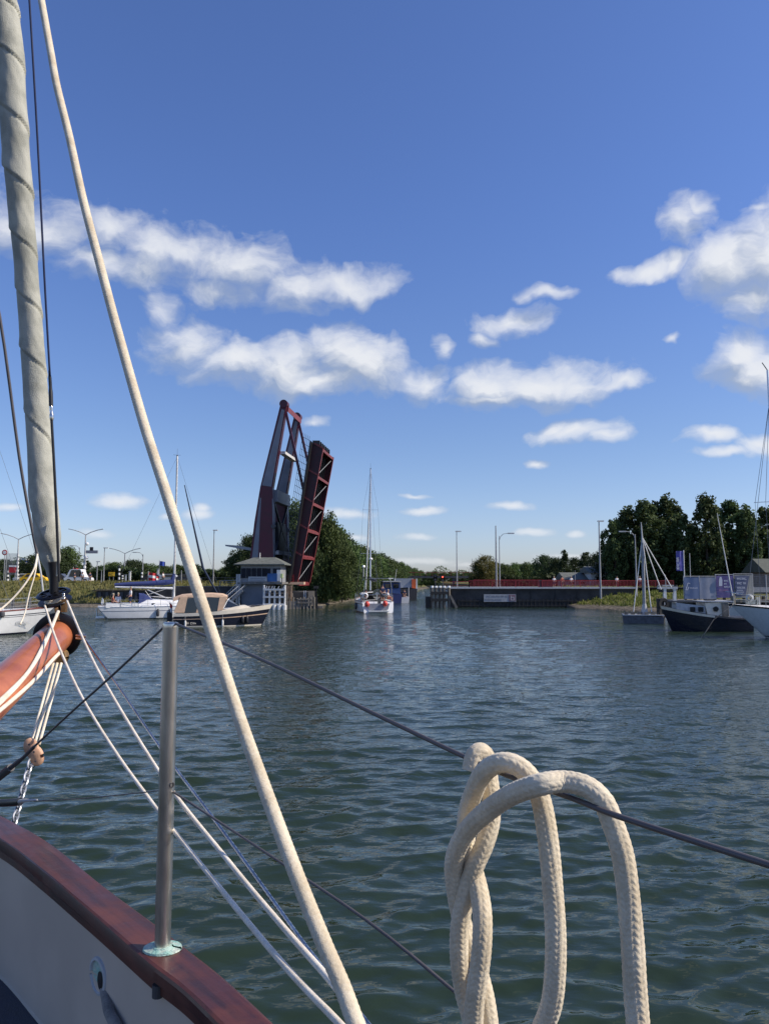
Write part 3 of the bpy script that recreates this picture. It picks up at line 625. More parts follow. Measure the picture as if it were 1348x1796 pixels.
def build_cabin():
    Y = 91.; z0 = 2.2
    b = empty('bridge_control_cabin', (GX(459, Y), Y + 2.2, 0), math.radians(-4), 'grey bridge keeper cabin with a flat pyramid roof below the bridge tower', 'cabin')
    s = Y / FPX; X = lambda px: (px - 459) * s
    zt = P(459, 991, Y).z; z1 = P(459, 1021, Y).z; dpt = 4.6
    MB().box(((X(424) + X(494)) / 2, 0, (zt + z1) / 2), (X(494) - X(424), dpt - .2, zt - z1)).build('cabin_wall', M_grey, b)
    mb = MB(); e = .65; c = ((X(424) + X(494)) / 2, 0, 0); hx = (X(494) - X(424)) / 2 + e; hy = dpt / 2 + e
    mb.add([(c[0] - hx, -hy, zt), (c[0] + hx, -hy, zt), (c[0] + hx, hy, zt), (c[0] - hx, hy, zt), (c[0] - hx, -hy, zt + .12), (c[0] + hx, -hy, zt + .12), (c[0] + hx, hy, zt + .12), (c[0] - hx, hy, zt + .12), (c[0] - 1.3, -.3, zt + .95), (c[0] + 1.3, -.3, zt + .95), (c[0] + 1.3, .3, zt + .95), (c[0] - 1.3, .3, zt + .95)],
           [(0, 3, 2, 1), (0, 1, 5, 4), (1, 2, 6, 5), (2, 3, 7, 6), (3, 0, 4, 7), (4, 5, 9, 8), (5, 6, 10, 9), (6, 7, 11, 10), (7, 4, 8, 11), (8, 9, 10, 11)])
    r = mb.build('roof', M_roof, b)
    MB().cyl((X(452), -.6, zt + .6), (X(452), -.6, zt + 1.5), .06).build('vent_pipe', M_white2, r)
    MB().box(((X(424) + X(494)) / 2, 0, (z1 - .12)), (X(494) - X(424) + .6, dpt + .6, .24)).build('floor_slab', M_conc, b)
    MB().box(((X(424) + X(470)) / 2, .2, z1 / 2 - .1), (X(470) - X(424), dpt - .6, z1 - .06)).build('cabin_base', M_bgrey, b)
    for k in range(5):
        x = X(429) + k * (X(466) - X(429)) / 4; mb = MB(); mb.box((x, -dpt / 2 + .06, zt - .95), ((X(466) - X(429)) / 4 - .10, .12, 1.15)); w = mb.build('window', mat('dark_cabin_window', (.010, .012, .022), .45, var=0, spec=.25), b)
    for k in range(2):
        MB().box((X(476) + k * 1.2 - .4, -dpt / 2 + .06, zt - .75), (.9, .12, .7)).build('window', MATS['dark_cabin_window'], b)
    MB().box(((X(438) + X(471)) / 2, -dpt / 2 - .04, P(0, 1015.5, Y).z), (X(471) - X(438), .07, .56)).build('white_sign_board', M_lgrey, b)
    mb = MB()
    for k in range(2): mb.box(((X(440) + X(469)) / 2, -dpt / 2 - .08, P(0, 1014.5 + k * 3, Y).z), (X(468) - X(441), .02, .07))
    mb.build('lettering_bars', M_bgrey, b)
    MB().box(((X(472) + X(489)) / 2, -dpt / 2 - .04, P(0, 1013, Y).z), (X(489) - X(472), .07, .95)).build('blue_sign_board', mat('signal_blue', (.03, .12, .33), .5, var=.2, vs=2), b)
    MB().box((X(491.5), -dpt / 2 - .03, P(0, 1009, Y).z), (.45, .07, 1.3)).build('white_pilaster', M_white, b)
    mb = MB()
    for k in range(2):
        for j in range(2): mb.bar((X(400 + 10 * k), -2.6 - j * .9, P(0, 1049, Y).z), (X(424 + 10 * k), -1.8 - j * .9, P(0, 1026, Y).z), .07, .07)
    for k in range(8): mb.bar((X(402 + 3.4 * k), -2.6, P(0, 1050 - 3 * k, Y).z), (X(402 + 3.4 * k), -2.6, P(0, 1042 - 3 * k, Y).z), .05, .05)
    mb.bar((X(396), -2.6, P(0, 1046, Y).z), (X(420), -2.6, P(0, 1022, Y).z), .07, .07)
    mb.build('stair_railing', M_lgrey, b)
    mb = MB()
    for k in range(9): mb.box((X(404 + 3 * k), -2.4, .5 + k * .19), (.35, 1.2, .05))
    mb.bar((X(402), -1.8, .3), (X(430), -1.8, 2.2), .08, .25); mb.bar((X(402), -3.0, .3), (X(430), -3.0, 2.2), .08, .25)
    mb.build('stairs', M_grey, b)
    for px in (419, 423): MB().bar((X(px), -2.5, -.5), (X(px), -2.5, P(0, 1007, Y).z), .2, .2).build('post', M_lgrey, b)
    # yellow mark and standing signal
    MB().cyl((X(498), -2.6, 1.9), (X(498), -2.6, P(0, 1008, Y).z), .05).build('signal_post', M_dgrey, b)
    MB().box((X(498), -2.65, P(0, 1010, Y).z), (.28, .2, .5)).build('signal_lamp', mat('signal_lamp_yellow', (.7, .75, .3), .4, var=0), b)
build_cabin()
def fender_frame():
    Y = 88.; s = Y / FPX
    b = empty('fender_frame', (GX(482, Y), Y, 0), math.radians(-3), 'white painted open steel fender frame standing in the water by the cabin', 'fender')
    X = lambda px: (px - 482) * s
    for px in (463, 473, 482, 491, 500):
        MB().cyl((X(px), 0, -1), (X(px), 0, P(0, 1034, Y).z + (.5 if px in (463, 500) else 0)), .11, n=8).build('upright', M_white2, b)
        MB().cyl((X(px), -.25, -.6), (X(px), -.25, P(0, 1061, Y).z), .26, n=10).build('pile_foot', M_white2, b)
    for py in (1034, 1047, 1060): MB().bar((X(462), -.14, P(0, py, Y).z), (X(501), -.14, P(0, py, Y).z), .14, .2).build('rail', M_white2, b)
    mb = MB()
    for px in (466, 470, 476, 480, 487, 496): mb.bar((X(px), .1, P(0, 1034, Y).z), (X(px + 2), .1, P(0, 1028, Y).z), .08, .08)
    mb.build('top_hooks', M_white2, b)
    MB().box((0, 3.2, .6), (2.4, 4.5, 2.4)).build('concrete_block', M_dconc, b)
fender_frame()
def guide_jetty():
    Y = 90.; s = Y / FPX
    b = empty('guide_jetty', (GX(530, Y), Y, 0), math.radians(3), 'weathered low timber and concrete guide jetty at the foot of the raised deck', 'jetty')
    X = lambda px: (px - 530) * s
    MB().box((X(515), .4, .35), (X(528) - X(502), 1.4, 1.1)).build('concrete_step', mat('sunlit_concrete', (.33, .28, .22), .85, var=.25, vs=2), b)
    MB().box((X(538), .5, .2), (X(556) - X(500), 1.2, .28)).build('walkway', M_pile, b)
    for i, px in enumerate(range(503, 557, 6)): MB().cyl((X(px), -.2, -1), (X(px), -.2, P(0, 1049 - (i % 3), Y).z), .13, n=8).build('pile', M_pile, b)
    for py in (1051, 1057): MB().bar((X(522), -.34, P(0, py, Y).z), (X(548), -.34, P(0, py, Y).z), .1, .16).build('rail', M_pile, b)
    for px in (506, 509): MB().bar((X(px), .3, .2), (X(px), .3, P(0, 1027, Y).z), .45, .35).build('timber_post', mat('sunlit_timber', (.36, .24, .15), .8, var=.3, vs=4), b)
    for px in (533, 536): MB().bar((X(px), .3, .2), (X(px), .3, P(0, 1036, Y).z), .1, .1).build('steel_post', M_lgrey, b)
    MB().box((X(546), 1.2, 1.1), (.5, .5, .9)).build('bollard', M_pile, b)
    mb = MB(); mb.bar((X(552), 0, -.5), (X(554), 0, P(0, 1032, Y).z), .22, .22); mb.bar((X(557), 0, -.5), (X(553), 0, P(0, 1032, Y).z), .22, .22); mb.bar((X(550), 0, P(0, 1030, Y).z), (X(558), 0, P(0, 1030, Y).z), .5, .3)
    mb.build('dolphin', M_dpile, b)
guide_jetty()

# ------------------------------------------------------------------ right hand quay
def quay():
    z = P(0, 1031, 95).z; b = empty('quay', (22, 95, 0), 0, 'long dark concrete quay across the water with a pale deck edge', 'quay')
    x0, x1 = GX(792, 95), GX(1112, 95)
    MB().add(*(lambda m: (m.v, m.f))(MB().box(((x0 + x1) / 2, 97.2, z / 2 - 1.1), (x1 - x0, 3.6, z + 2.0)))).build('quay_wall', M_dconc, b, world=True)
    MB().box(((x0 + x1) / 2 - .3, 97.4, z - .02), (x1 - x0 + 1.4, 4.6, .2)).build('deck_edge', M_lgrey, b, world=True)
    mb = MB()
    for i in range(34): mb.box((x0 + .8 + i * (x1 - x0 - 6) / 33, 95.32, .45), (.14, .12, 1.1))
    mb.box(((x0 + x1) / 2 - 2, 95.3, .78), (x1 - x0 - 6, .13, .12)); mb.box(((x0 + x1) / 2 - 2, 95.3, .2), (x1 - x0 - 6, .13, .12))
    mb.build('timber_fendering', M_dpile, b, world=True)
    mb = MB(); 
    for px in (931, 974, 1012): mb.box((GX(px, 95), 95.38, 1.2), (.1, .06, 1.9))
    mb.build('wall_joints', M_black, b, world=True)
    return z
QZ = quay()
# quay sign with two lines of lettering and a crest panel
s_ = empty('quay_sign', (GX(876, 95), 95.2, P(0, 1049, 95).z), 0, 'long pale sign board with two lines of lettering on the dark quay wall', 'sign')
w_ = (904 - 848) * 95 / FPX
MB().box((0, 0, 0), (w_, .08, .92)).build('board', mat('sign_white', (.36, .37, .39), .5, var=.08), s_)
text_on((3, 6, 5), 'lettering', .30, M_bgrey, s_, (-w_ / 2 + .15, -.05, .10), (1, 0, 0), (0, 0, 1)).scale = (.9, 1, 1)
text_on((4, 7), 'lettering', .28, M_bgrey, s_, (-w_ / 2 + .15, -.05, -.30), (1, 0, 0), (0, 0, 1))
MB().box((w_ * .38, -.05, 0), (w_ * .2, .03, .8)).build('crest_panel', mat('crest_mauve', (.22, .13, .16), .5, var=.1), s_)
mb = MB(); c0 = w_ * .38
mb.box((c0 - .15, -.07, 0), (.06, .02, .6)); mb.box((c0 + .2, -.07, -.08), (.06, .02, .4)); mb.box((c0 + .03, -.07, .1), (.36, .02, .06)); mb.box((c0 + .1, -.07, -.25), (.3, .02, .06))
mb.build('crest', M_white2, s_)

def railing(name, pts, h, m, label, group=None, bars=5, post=2.2, grid=True):
    b = empty(name, pts[0], 0, label, 'railing', group); mb = MB(); mp = MB()
    for a, c in zip(pts[:-1], pts[1:]):
        a, c = V3(a), V3(c); L = (c - a).length; n = max(1, int(L / post))
        for i in range(n + 1): p = a.lerp(c, i / n); mp.bar(p, p + Vector((0, 0, h)), .09, .09)
        for k in range(bars): z = h * (k + 1) / bars; mb.bar(a + Vector((0, 0, z)), c + Vector((0, 0, z)), .035 if k < bars - 1 else .08, .035 if k < bars - 1 else .08)
        if grid:
            nn = int(L / .45)
            for i in range(nn): p = a.lerp(c, (i + .5) / nn); mb.bar(p + Vector((0, 0, .1)), p + Vector((0, 0, h - .05)), .03, .05)
    n0 = len(mb.v); mb.v += mp.v; mb.f += [tuple(i + n0 for i in f) for f in mp.f]; mb.build('rails', m, b, world=True); return b
zq = QZ + .08
railing('railing', [(GX(822, 96), 96, zq), (GX(944, 96), 96, zq)], .78, M_red, 'dense red railing on the quay between the small tree and the gap', bars=6)
railing('railing', [(GX(776, 96), 96, zq - .1), (GX(822, 96), 96, zq)], .70, M_red, 'open red railing at the left tip of the quay', bars=3, grid=False)
railing('railing', [(GX(950, 97), 97, zq), (GX(1180, 99), 99, zq)], .80, M_red, 'red railing right of the dark cabinet running towards the banners', bars=6)
railing('railing', [(GX(830, 110), 110, zq), (GX(1120, 112), 112, zq)], .9, M_red, 'rear red railing on the far side of the quay road', bars=6)
MB_ = MB().box((0, 0, .35), (1.7, .6, .8)); o = empty('switch_cabinet', (GX(955, 97.5), 97.5, zq), 0, 'dark red switch cabinet between the two railings on the quay', 'cabinet'); MB_.build('cabinet_body', M_maroon, o); MB().box((0, 0, .79), (1.85, .75, .08)).build('cabinet_lid', M_dgrey, o)
tag(MB().box((31, 104, zq - .10), (40, 12, .1)).build('quay_road', mat('asphalt', (.05, .05, .052), .9, var=.2, vs=2)), kind='structure')
# timber dolphin at the quay tip, each pile its own part
b = empty('timber_dolphin', (GX(772, 94), 94, 0), 0, 'cluster of white capped timber piles with a raking strut at the tip of the quay', 'dolphin')
s = 94 / FPX
for j in range(2):
    for i, px in enumerate((757, 764, 771, 778)):
        t = MB().cyl(((px - 772) * s, -.4 + j * 1.3, -1.5), ((px - 772) * s, -.4 + j * 1.3, P(0, 1030, 94).z), .17, n=10).build('pile', M_pile, b, smooth=True)
        if j == 0: MB().cyl(((px - 772) * s, -.4, P(0, 1030.5, 94).z), ((px - 772) * s, -.4, P(0, 1027.5, 94).z), .2, .17, n=10).build('pile_cap', M_white, t)
t = MB().cyl(((786 - 772) * s, -.4, -1.5), ((786 - 772) * s, -.4, P(0, 1030, 94).z), .19, n=10).build('pile', M_pile, b, smooth=True)
MB().cyl(((786 - 772) * s, -.4, P(0, 1030.5, 94).z), ((786 - 772) * s, -.4, P(0, 1027.5, 94).z), .22, .18, n=10).build('pile_cap', M_white, t)
MB().bar(((788 - 772) * s, -.5, P(0, 1044, 94).z), ((799 - 772) * s, -.5, 0), .28, .28).build('raking_strut', M_pile, b)
for py in (1040, 1052): MB().bar(((754 - 772) * s, -.68, P(0, py, 94).z), ((786 - 772) * s, -.68, P(0, py, 94).z), .2, .35).build('waling', M_dpile, b)
MB().box(((750 - 772) * s, .1, .5), (.5, 1.4, 1.7)).build('side_fender', M_dpile, b)
# canal traffic signals
for i, (px, top, lit) in enumerate(((763, 1007, 0), (776, 1008, 1))):
    b = empty('signal_light', (GX(px, 94.8), 94.8, P(0, 1030, 94.8).z), 0, ['unlit black canal signal head on its post at the quay tip', 'canal signal head showing a red light beside the unlit one'][i], 'signal', 'canal signals on the quay tip')
    zt = P(0, top, 94.8).z - b.location.z
    MB().cyl((0, 0, 0), (0, 0, zt - .8), .05).build('post', M_dgrey, b)
    mb = MB(); mb.cyl((0, .05, zt - .25), (0, .18, zt - .25), .24, n=16); mb.cyl((0, .05, zt - .62), (0, .18, zt - .62), .24, n=16); mb.box((0, .115, zt - .435), (.48, .13, .37)); mb.build('head', M_black, b)
    MB().cyl((0, .03, zt - .28), (0, .06, zt - .28), .10, n=12).build('lamp', mat('red_signal_lens', (.8, .05, .03), .3, var=0, emit=(1, .12, .07, 2.2)) if lit else M_dgrey, b)
    MB().cyl((0, .03, zt - .62), (0, .06, zt - .62), .10, n=12).build('lamp', M_dgrey, b)

# ------------------------------------------------------------------ lamp posts and poles
def pole(px, Y, base_py, top_py, r, label, name='lamp_post', arm=None, group=None, m=None, stripes=False, cat=None):
    x = GX(px, Y); z = P(px, base_py, Y).z; g = GZ(x, Y); z = min(z, max(g, 0)) if g > .2 else z
    b = empty(name, (x, Y, z), 0, label, cat or 'lamp post', group); t = P(px, top_py, Y).z - z; m = m or M_grey
    MB().cyl((0, 0, 0), (0, 0, t), r * 1.25, r * .6, n=10).build('pole', m, b, smooth=True)
    if arm == 'double':
        for s in (-1, 1):
            MB().tube([(0, 0, t - .1), (s * .9, 0, t + .35), (s * 2.1, 0, t + .75)], r * .45, 6).build('arm', m, b)
            MB().box((s * 2.5, 0, t + .80), (.8, .22, .11), Matrix.Rotation(-s * .2, 3, 'Y')).build('lamp_head', M_lgrey, b)
    elif arm in ('left', 'right', 'curve'):
        s = -1 if arm == 'left' else 1
        MB().tube([(0, 0, t - .6), (s * .15, 0, t - .1), (s * .5, 0, t + .25), (s * 1.2, 0, t + .35)], r * .5, 6).build('arm', m, b)
        MB().box((s * 1.5, 0, t + .33), (.8, .26, .14)).build('lamp_head', M_lgrey, b)
    elif arm == 'top': MB().box((.2, 0, t), (.7, .3, .14)).build('lamp_head', M_white2, b)
    if stripes:
        for k in range(8): MB().cyl((0, 0, .3 + k * .62), (0, 0, .62 + k * .62), r * 1.45, n=10).build('white_band', M_white, b)
    return b
G1 = 'lamp posts along the left road'
pole(148, 128, 1026, 937, .16, 'tall pale lamp post with two arms and a striped foot carrying a grey sign box', arm='double', m=M_lgrey, stripes=True, group=G1)
pole(30, 125, 1026, 945, .14, 'pale two armed lamp post near the left edge with a striped foot', arm='double', m=M_lgrey, stripes=True, group=G1)
pole(218, 142, 1022, 970, .13, 'grey lamp post with two thin drooping arms right of the yellow sign', arm='double', group=G1)
pole(250, 140, 1022, 972, .10, 'lamp post with a single lamp to the left behind the boom', arm='left', group=G1)
pole(182, 118, 1027, 961, .08, 'slender pole with a small white lamp left of the yellow sign', arm='top', group=G1)
pole(170, 120, 1027, 985, .08, 'short pole with a white top in front of the left road', arm='top', group=G1)
pole(178, 116, 1030, 1000, .06, 'thin bare pole left of the yellow sign', name='pole', cat='pole')
pole(138, 150, 1022, 960, .10, 'far thin lamp post left of the tall striped one', arm='left', group=G1)
pole(374, 112, 1034, 930, .09, 'tall thin pole between the leaning rope and the bridge', name='mast_pole', cat='pole', arm='top')
pole(318, 115, 1030, 1000, .09, 'short pole just left of the leaning rope', name='pole', cat='pole')
G2 = 'thin poles on the right quay'
pole(801, 97, 1031, 932, .07, 'thin pole near the canal signals on the quay', name='pole', cat='pole', arm='top', group=G2)
pole(870, 97, 1031, 922, .11, 'straight tall pole beside the yellowing tree', name='pole', cat='pole', group=G2)
pole(876, 98, 1031, 940, .07, 'lamp post with a short curved top beside the straight tall pole', arm='right', group=G2)
pole(828, 130, 1024, 980, .06, 'far short thin pole left of the small tree', name='pole', cat='pole', group=G2)
pole(1052, 88, 1050, 914, .10, 'tallest grey pole standing on the right grass bank', name='mast_pole', cat='pole', group=G2, arm='top')
pole(1115, 92, 1035, 937, .09, 'lamp post in front of the poplars left of the grey mast', arm='left', group=G2)
pole(1008, 99, 1031, 1000, .04, 'short thin post among the people on the quay', name='pole', cat='pole', group=G2)
pole(1166, 88, 1030, 1008, .07, 'short post behind the jetty frame', name='pole', cat='pole', group=G2)
# grey sign gantry and round lamp on the tall left post
b = empty('traffic_sign_box', (GX(159, 127.5), 127.5, P(0, 968, 127.5).z), 0, 'grey rectangular sign box with a black device on top fixed beside the striped lamp post', 'sign')
MB().box((.1, 0, 0), (1.9, .3, .5)).build('box', M_bgrey, b); MB().box((0, 0, .5), (.5, .3, .6)).build('device', M_black, b); MB().bar((-1.2, 0, 0), (-.6, 0, 0), .1, .1).build('bracket', M_lgrey, b)
for i, (py) in enumerate((954, 978)):
    o = empty('round_lamp', (GX(151, 127.6), 127.6, P(0, py, 127.6).z), 0, ['small round white lamp above the sign box', 'small round white lamp below the sign box'][i], 'lamp', 'round lamps on the striped post')
    MB().ball((0, 0, 0), .28, 8).build('globe', M_white, o); MB().bar((-.35, 0, 0), (0, 0, 0), .06, .06).build('bracket', M_lgrey, o)
# striped marker posts
for i, (px, Y, top, bot) in enumerate([(14, 122, 996, 1028), (121, 130, 1000, 1026), (209, 132, 992, 1026), (249, 132, 1000, 1026), (306, 135, 1004, 1025), (228, 136, 1012, 1025), (215, 138, 1006, 1026), (138, 126, 1012, 1027)]):
    z = P(0, bot, Y).z; h = P(0, top, Y).z - z; b = empty('striped_post', (GX(px, Y), Y, z), 0, ['black and white post at the left edge by the red sign', 'black and white post just right of the furled sail', 'black and white post right of the yellow sign', 'black and white post above the left end of the blue boom cover', 'black and white post right of the sailboat mast', 'short banded post between two white posts', 'banded post beside the yellow sign, lower one', 'short banded post left of the tall striped lamp'][i], 'marker post', 'black and white marker posts')
    MB().cyl((0, 0, 0), (0, 0, h), .14, n=8).build('post', M_black, b)
    for k in range(4): MB().cyl((0, 0, h * (k + .25) / 4.4), (0, 0, h * (k + .75) / 4.4), .17, n=8).build('white_band', M_white, b)
# white plain posts / flag poles
for i, (px, Y, top, w) in enumerate([(228, 134, 1002, .3), (221, 134, 1008, .25), (277, 140, 998, .3), (345, 138, 1004, .3), (236, 145, 996, .2)]):
    z = P(0, 1024, Y).z; h = P(0, top, Y).z - z; b = empty('white_post', (GX(px, Y), Y, z), 0, ['white square post, middle one of three close together right of the yellow sign', 'white square post, left one of three close together', 'white square post left of the sailboat mast', 'white square post right of the sailboat mast', 'white square post, thinnest and farthest of three close together'][i], 'post', 'white posts on the left road')
    MB().box((0, 0, h / 2), (w, w, h)).build('shaft', M_white2, b); MB().box((0, 0, h), (w * 1.4, w * 1.4, .12)).build('cap', M_grey, b)
# signs on the left bank
b = empty('yellow_road_sign', (GX(195.5, 122), 122, P(0, 1026, 122).z), 0, 'yellow rectangular diversion sign with black letters on two thin legs', 'sign'); hz = P(0, 1007, 122).z - b.location.z
MB().box((0, 0, hz), (.95, .06, .62)).build('board', M_yel, b)
text_on('RC', 'lettering', .5, M_black, b, (-.38, -.04, hz - .18), (1, 0, 0), (0, 0, 1))
for s in (-.3, .3): MB().cyl((s, .05, 0), (s, .05, hz), .035).build('leg', M_grey, b)
b = empty('red_white_sign', (GX(21.5, 120), 120, P(0, 1028, 120).z), 0, 'red sign board with a white top strip behind the left sailboat', 'sign'); hz = P(0, 998, 120).z - b.location.z
MB().box((0, 0, hz - .1), (1.05, .08, .9)).build('board', M_flagr, b); MB().box((0, -.01, hz + .45), (1.05, .1, .26)).build('top_strip', M_white, b)
for s in (-.4, .4): MB().cyl((s, .08, 0), (s, .08, hz), .05).build('leg', M_grey, b)
b = empty('lattice_panel', (GX(20, 121), 121, P(0, 1028, 121).z), 0, 'tall dark mesh screen behind the red and white sign', 'screen'); h0 = P(0, 971, 121).z - b.location.z; mb = MB()
for k in range(13): mb.bar((-.9 + k * .15, 0, h0 * .35), (-.9 + k * .15, 0, h0), .03, .03)
for k in range(18): mb.bar((-.9, 0, h0 * (.35 + .65 * k / 17)), (.9, 0, h0 * (.35 + .65 * k / 17)), .03, .03)
mb.build('mesh', M_grey, b)
for s in (-.9, .9): MB().cyl((s, 0, 0), (s, 0, h0), .07).build('post', M_grey, b)
b = empty('round_road_sign', (GX(7, 118), 118, P(0, 1028, 118).z), 0, 'round white road sign with a red ring near the left edge', 'sign'); hz = P(0, 969, 118).z - b.location.z
MB().cyl((0, 0, 0), (0, 0, hz), .06).build('post', M_grey, b); MB().cyl((0, -.1, hz), (0, -.05, hz), .42, n=20).build('ring', M_flagr, b); MB().cyl((0, -.13, hz), (0, -.1, hz), .26, n=20).build('face', M_white, b)
def flag(px, Y, py, base_py, cols, label, w=1.5, h=1.0, group=None):
    z0 = P(0, base_py, Y).z; zt = P(0, py, Y).z - z0; b = empty('flag', (GX(px, Y), Y, z0), 0, label, 'flag', group)
    MB().cyl((0, 0, 0), (0, 0, zt + .2), .05).build('flagpole', M_lgrey, b)
    for k, m in enumerate(cols):
        rows = []
        for i in range(9):
            x = w * i / 8; yy = .12 * math.sin(i * 1.1) * i / 4; dz = -.15 * (i / 8) ** 1.5
            rows.append([(x, yy, zt - h * k / len(cols) + dz), (x, yy, zt - h * (k + 1) / len(cols) + dz), (x, yy + .02, zt - h * (k + 1) / len(cols) + dz), (x, yy + .02, zt - h * k / len(cols) + dz)])
        MB().loft(rows, closed=True).build('stripe', m, b, smooth=True)
flag(33, 150, 979, 1022, [M_white, M_flagb, M_white], 'white and blue flag flying above the trees near the left edge', 2.2, 1.1, 'flags on the left bank')
flag(44, 152, 982, 1022, [M_white2, M_lgrey, M_flagb], 'white and grey flag beside the white and blue flag', 2.0, 1.0, 'flags on the left bank')
flag(128, 140, 996, 1022, [M_flagr, M_flagr], 'small red flag right of the furled sail', 1.0, .8, 'flags on the left bank')
flag(260, 110, 1004, 1030, [M_flagr, M_white, M_flagr], 'red and white striped flag behind the boom of the white sailboat', 1.1, 1.1, 'flags on the left bank')
flag(268, 115, 1010, 1030, [M_flagr, M_flagw, M_flagb], 'red white and blue flag above the blue sail cover', .9, .8, 'flags on the left bank')
flag(279, 140, 984, 1020, [M_flagb], 'dark blue flag on a thin pole left of the sailboat mast', 1.0, .8, 'flags on the left bank')
# low dark wall along the left bank
b = empty('mooring_wall', (GX(300, 101), 101, 0), 0, 'low dark sheet piling wall with a grassy top behind the white sailboat', 'wall')
za = P(0, 1036, 101).z; x0, x1 = GX(168, 101) , GX(450, 101)
MB().box(((x0 + x1) / 2, 102, za / 2 - .5), (x1 - x0, 1.2, za + 1)).build('wall_face', M_black, b, world=True)
MB().box(((x0 + x1) / 2, 101.9, za + .04), (x1 - x0 + .3, 1.5, .16)).build('wall_cap', mat('dry_brown_cap', (.13, .10, .06), .9, var=.3), b, world=True)
mb = MB()
for i in range(22): mb.box((x0 + .5 + i * (x1 - x0 - 1) / 21, 101.32, za / 2 - .1), (.35, .14, za * .9))
mb.build('sheet_pile_ribs', M_dgrey, b, world=True)
railing('railing', [(GX(386, 100), 100, P(0, 1034, 100).z), (GX(425, 99), 99, P(0, 1032, 99).z)], 1.1, M_grey, 'grey railing on the approach left of the control cabin', bars=4, grid=False)
railing('guard_rail', [(GX(300, 118), 118, 2.7), (GX(420, 112), 112, 2.7)], 1.0, M_dgrey, 'dark guard rail along the road behind the leaning rope', bars=3, grid=False)
tag(MB().box((-60, 126, 2.86), (90, 7, .06)).build('road', MATS['asphalt']), kind='structure')
# ------------------------------------------------------------------ boats
class Hull:
    """lofted displacement hull; local x runs stern (0) to bow (L), z=0 waterline"""
    def __init__(s, L, B, fs, fb, mid=.9, tr=.7, rake=.12, fine=1.0, depth=.5, srake=0.):
        s.L, s.B, s.fs, s.fb, s.mid, s.tr, s.rake, s.fine, s.depth, s.srake = L, B, fs, fb, mid, tr, rake, fine, depth, srake
    def half(s, t):
        pk = .42
        if t < pk: return s.B / 2 * (s.tr + (1 - s.tr) * math.sin(PI / 2 * t / pk))
        u = (t - pk) / (1 - pk); return s.B / 2 * max(.012, (1 - u ** (1.9 * s.fine))) 
    def sheer(s, t): return s.fs + (s.fb - s.fs) * t ** 1.6 - (1 - s.mid) * 4 * t * (1 - t) * .5
    def pt(s, t, q, side, off=0.):
        """q: 0 sheer -> 1 waterline -> 1.5 keel"""
        hb = s.half(t); sh = s.sheer(t); u = max(0, (t - .42) / .58)
        if q <= 1: y = hb * (1 - (.08 + .35 * u * u) * max(q, 0) ** 1.3); z = sh * (1 - q)
        else: k = (q - 1) * 2; y = hb * (.92 - .35 * u * u) * math.sqrt(max(0, 1 - k * k)) ; z = -s.depth * k
        x = s.L * t - (s.L * s.rake * u ** 2) * min(q, 1.2) + (s.srake * (1 - t) ** 6) * (min(q, 1.) - .5)
        return Vector((x, side * (y + off), z))
    def hull(s, n=26):
        mb = MB(); secs = []
        qs = [0, .12, .3, .55, .8, 1, 1.15, 1.3, 1.45, 1.5]
        for i in range(n + 1):
            t = i / n; secs.append([s.pt(t, q, -1) for q in qs] + [s.pt(t, q, 1) for q in qs[::-1]])
        mb.loft(secs, cap=True); return mb
    def deck(s, n=26, z=-.02, camber=.04):
        mb = MB(); secs = []
        for i in range(n + 1):
            t = i / n; a = s.pt(t, 0, -1); b = s.pt(t, 0, 1); w = (b.y - a.y)
            secs.append([a + Vector((0, .01, z)), Vector((a.x, a.y * .5, a.z + z + camber * w)), Vector((a.x, 0, a.z + z + camber * 1.3 * w)), Vector((b.x, b.y * .5, a.z + z + camber * w)), b + Vector((0, -.01, z))])
        mb.loft(secs, cap=False); return mb
    def strip(s, q0, q1, t0=0., t1=1., off=.012, n=26, sides=(-1, 1)):
        mb = MB()
        for sd in sides:
            secs = []
            for i in range(n + 1):
                t = t0 + (t1 - t0) * i / n
                secs.append([s.pt(t, q0, sd, off), s.pt(t, q1, sd, off), s.pt(t, q1, sd, off - .03), s.pt(t, q0, sd, off - .03)])
            mb.loft(secs, closed=True)
        return mb
    def toe(s, h=.06, w=.05, n=26):
        mb = MB()
        for sd in (-1, 1):
            secs = []
            for i in range(n + 1):
                a = s.pt(i / n, 0, sd); secs.append([a + Vector((0, sd * .01, -.03)), a + Vector((0, -sd * w, -.03)), a + Vector((0, -sd * w, h)), a + Vector((0, sd * .01, h))])
            mb.loft(secs, closed=True)
        return mb
def rails(hl, t0, t1, n, h, b, m=None, top=2):
    m = m or M_steel; mb = MB(); mp = MB()
    for sd in (-1, 1):
        pr = None
        for i in range(n + 1):
            a = hl.pt(t0 + (t1 - t0) * i / n, 0, sd) + Vector((0, -sd * .06, 0)); mb.cyl(a, a + Vector((0, 0, h)), .016, n=5)
            if pr is not None:
                for k in range(top): mb.cyl(pr + Vector((0, 0, h * (k + 1) / top)), a + Vector((0, 0, h * (k + 1) / top)), .010, n=4)
            pr = a
    mb.build('guard_rail', m, b)
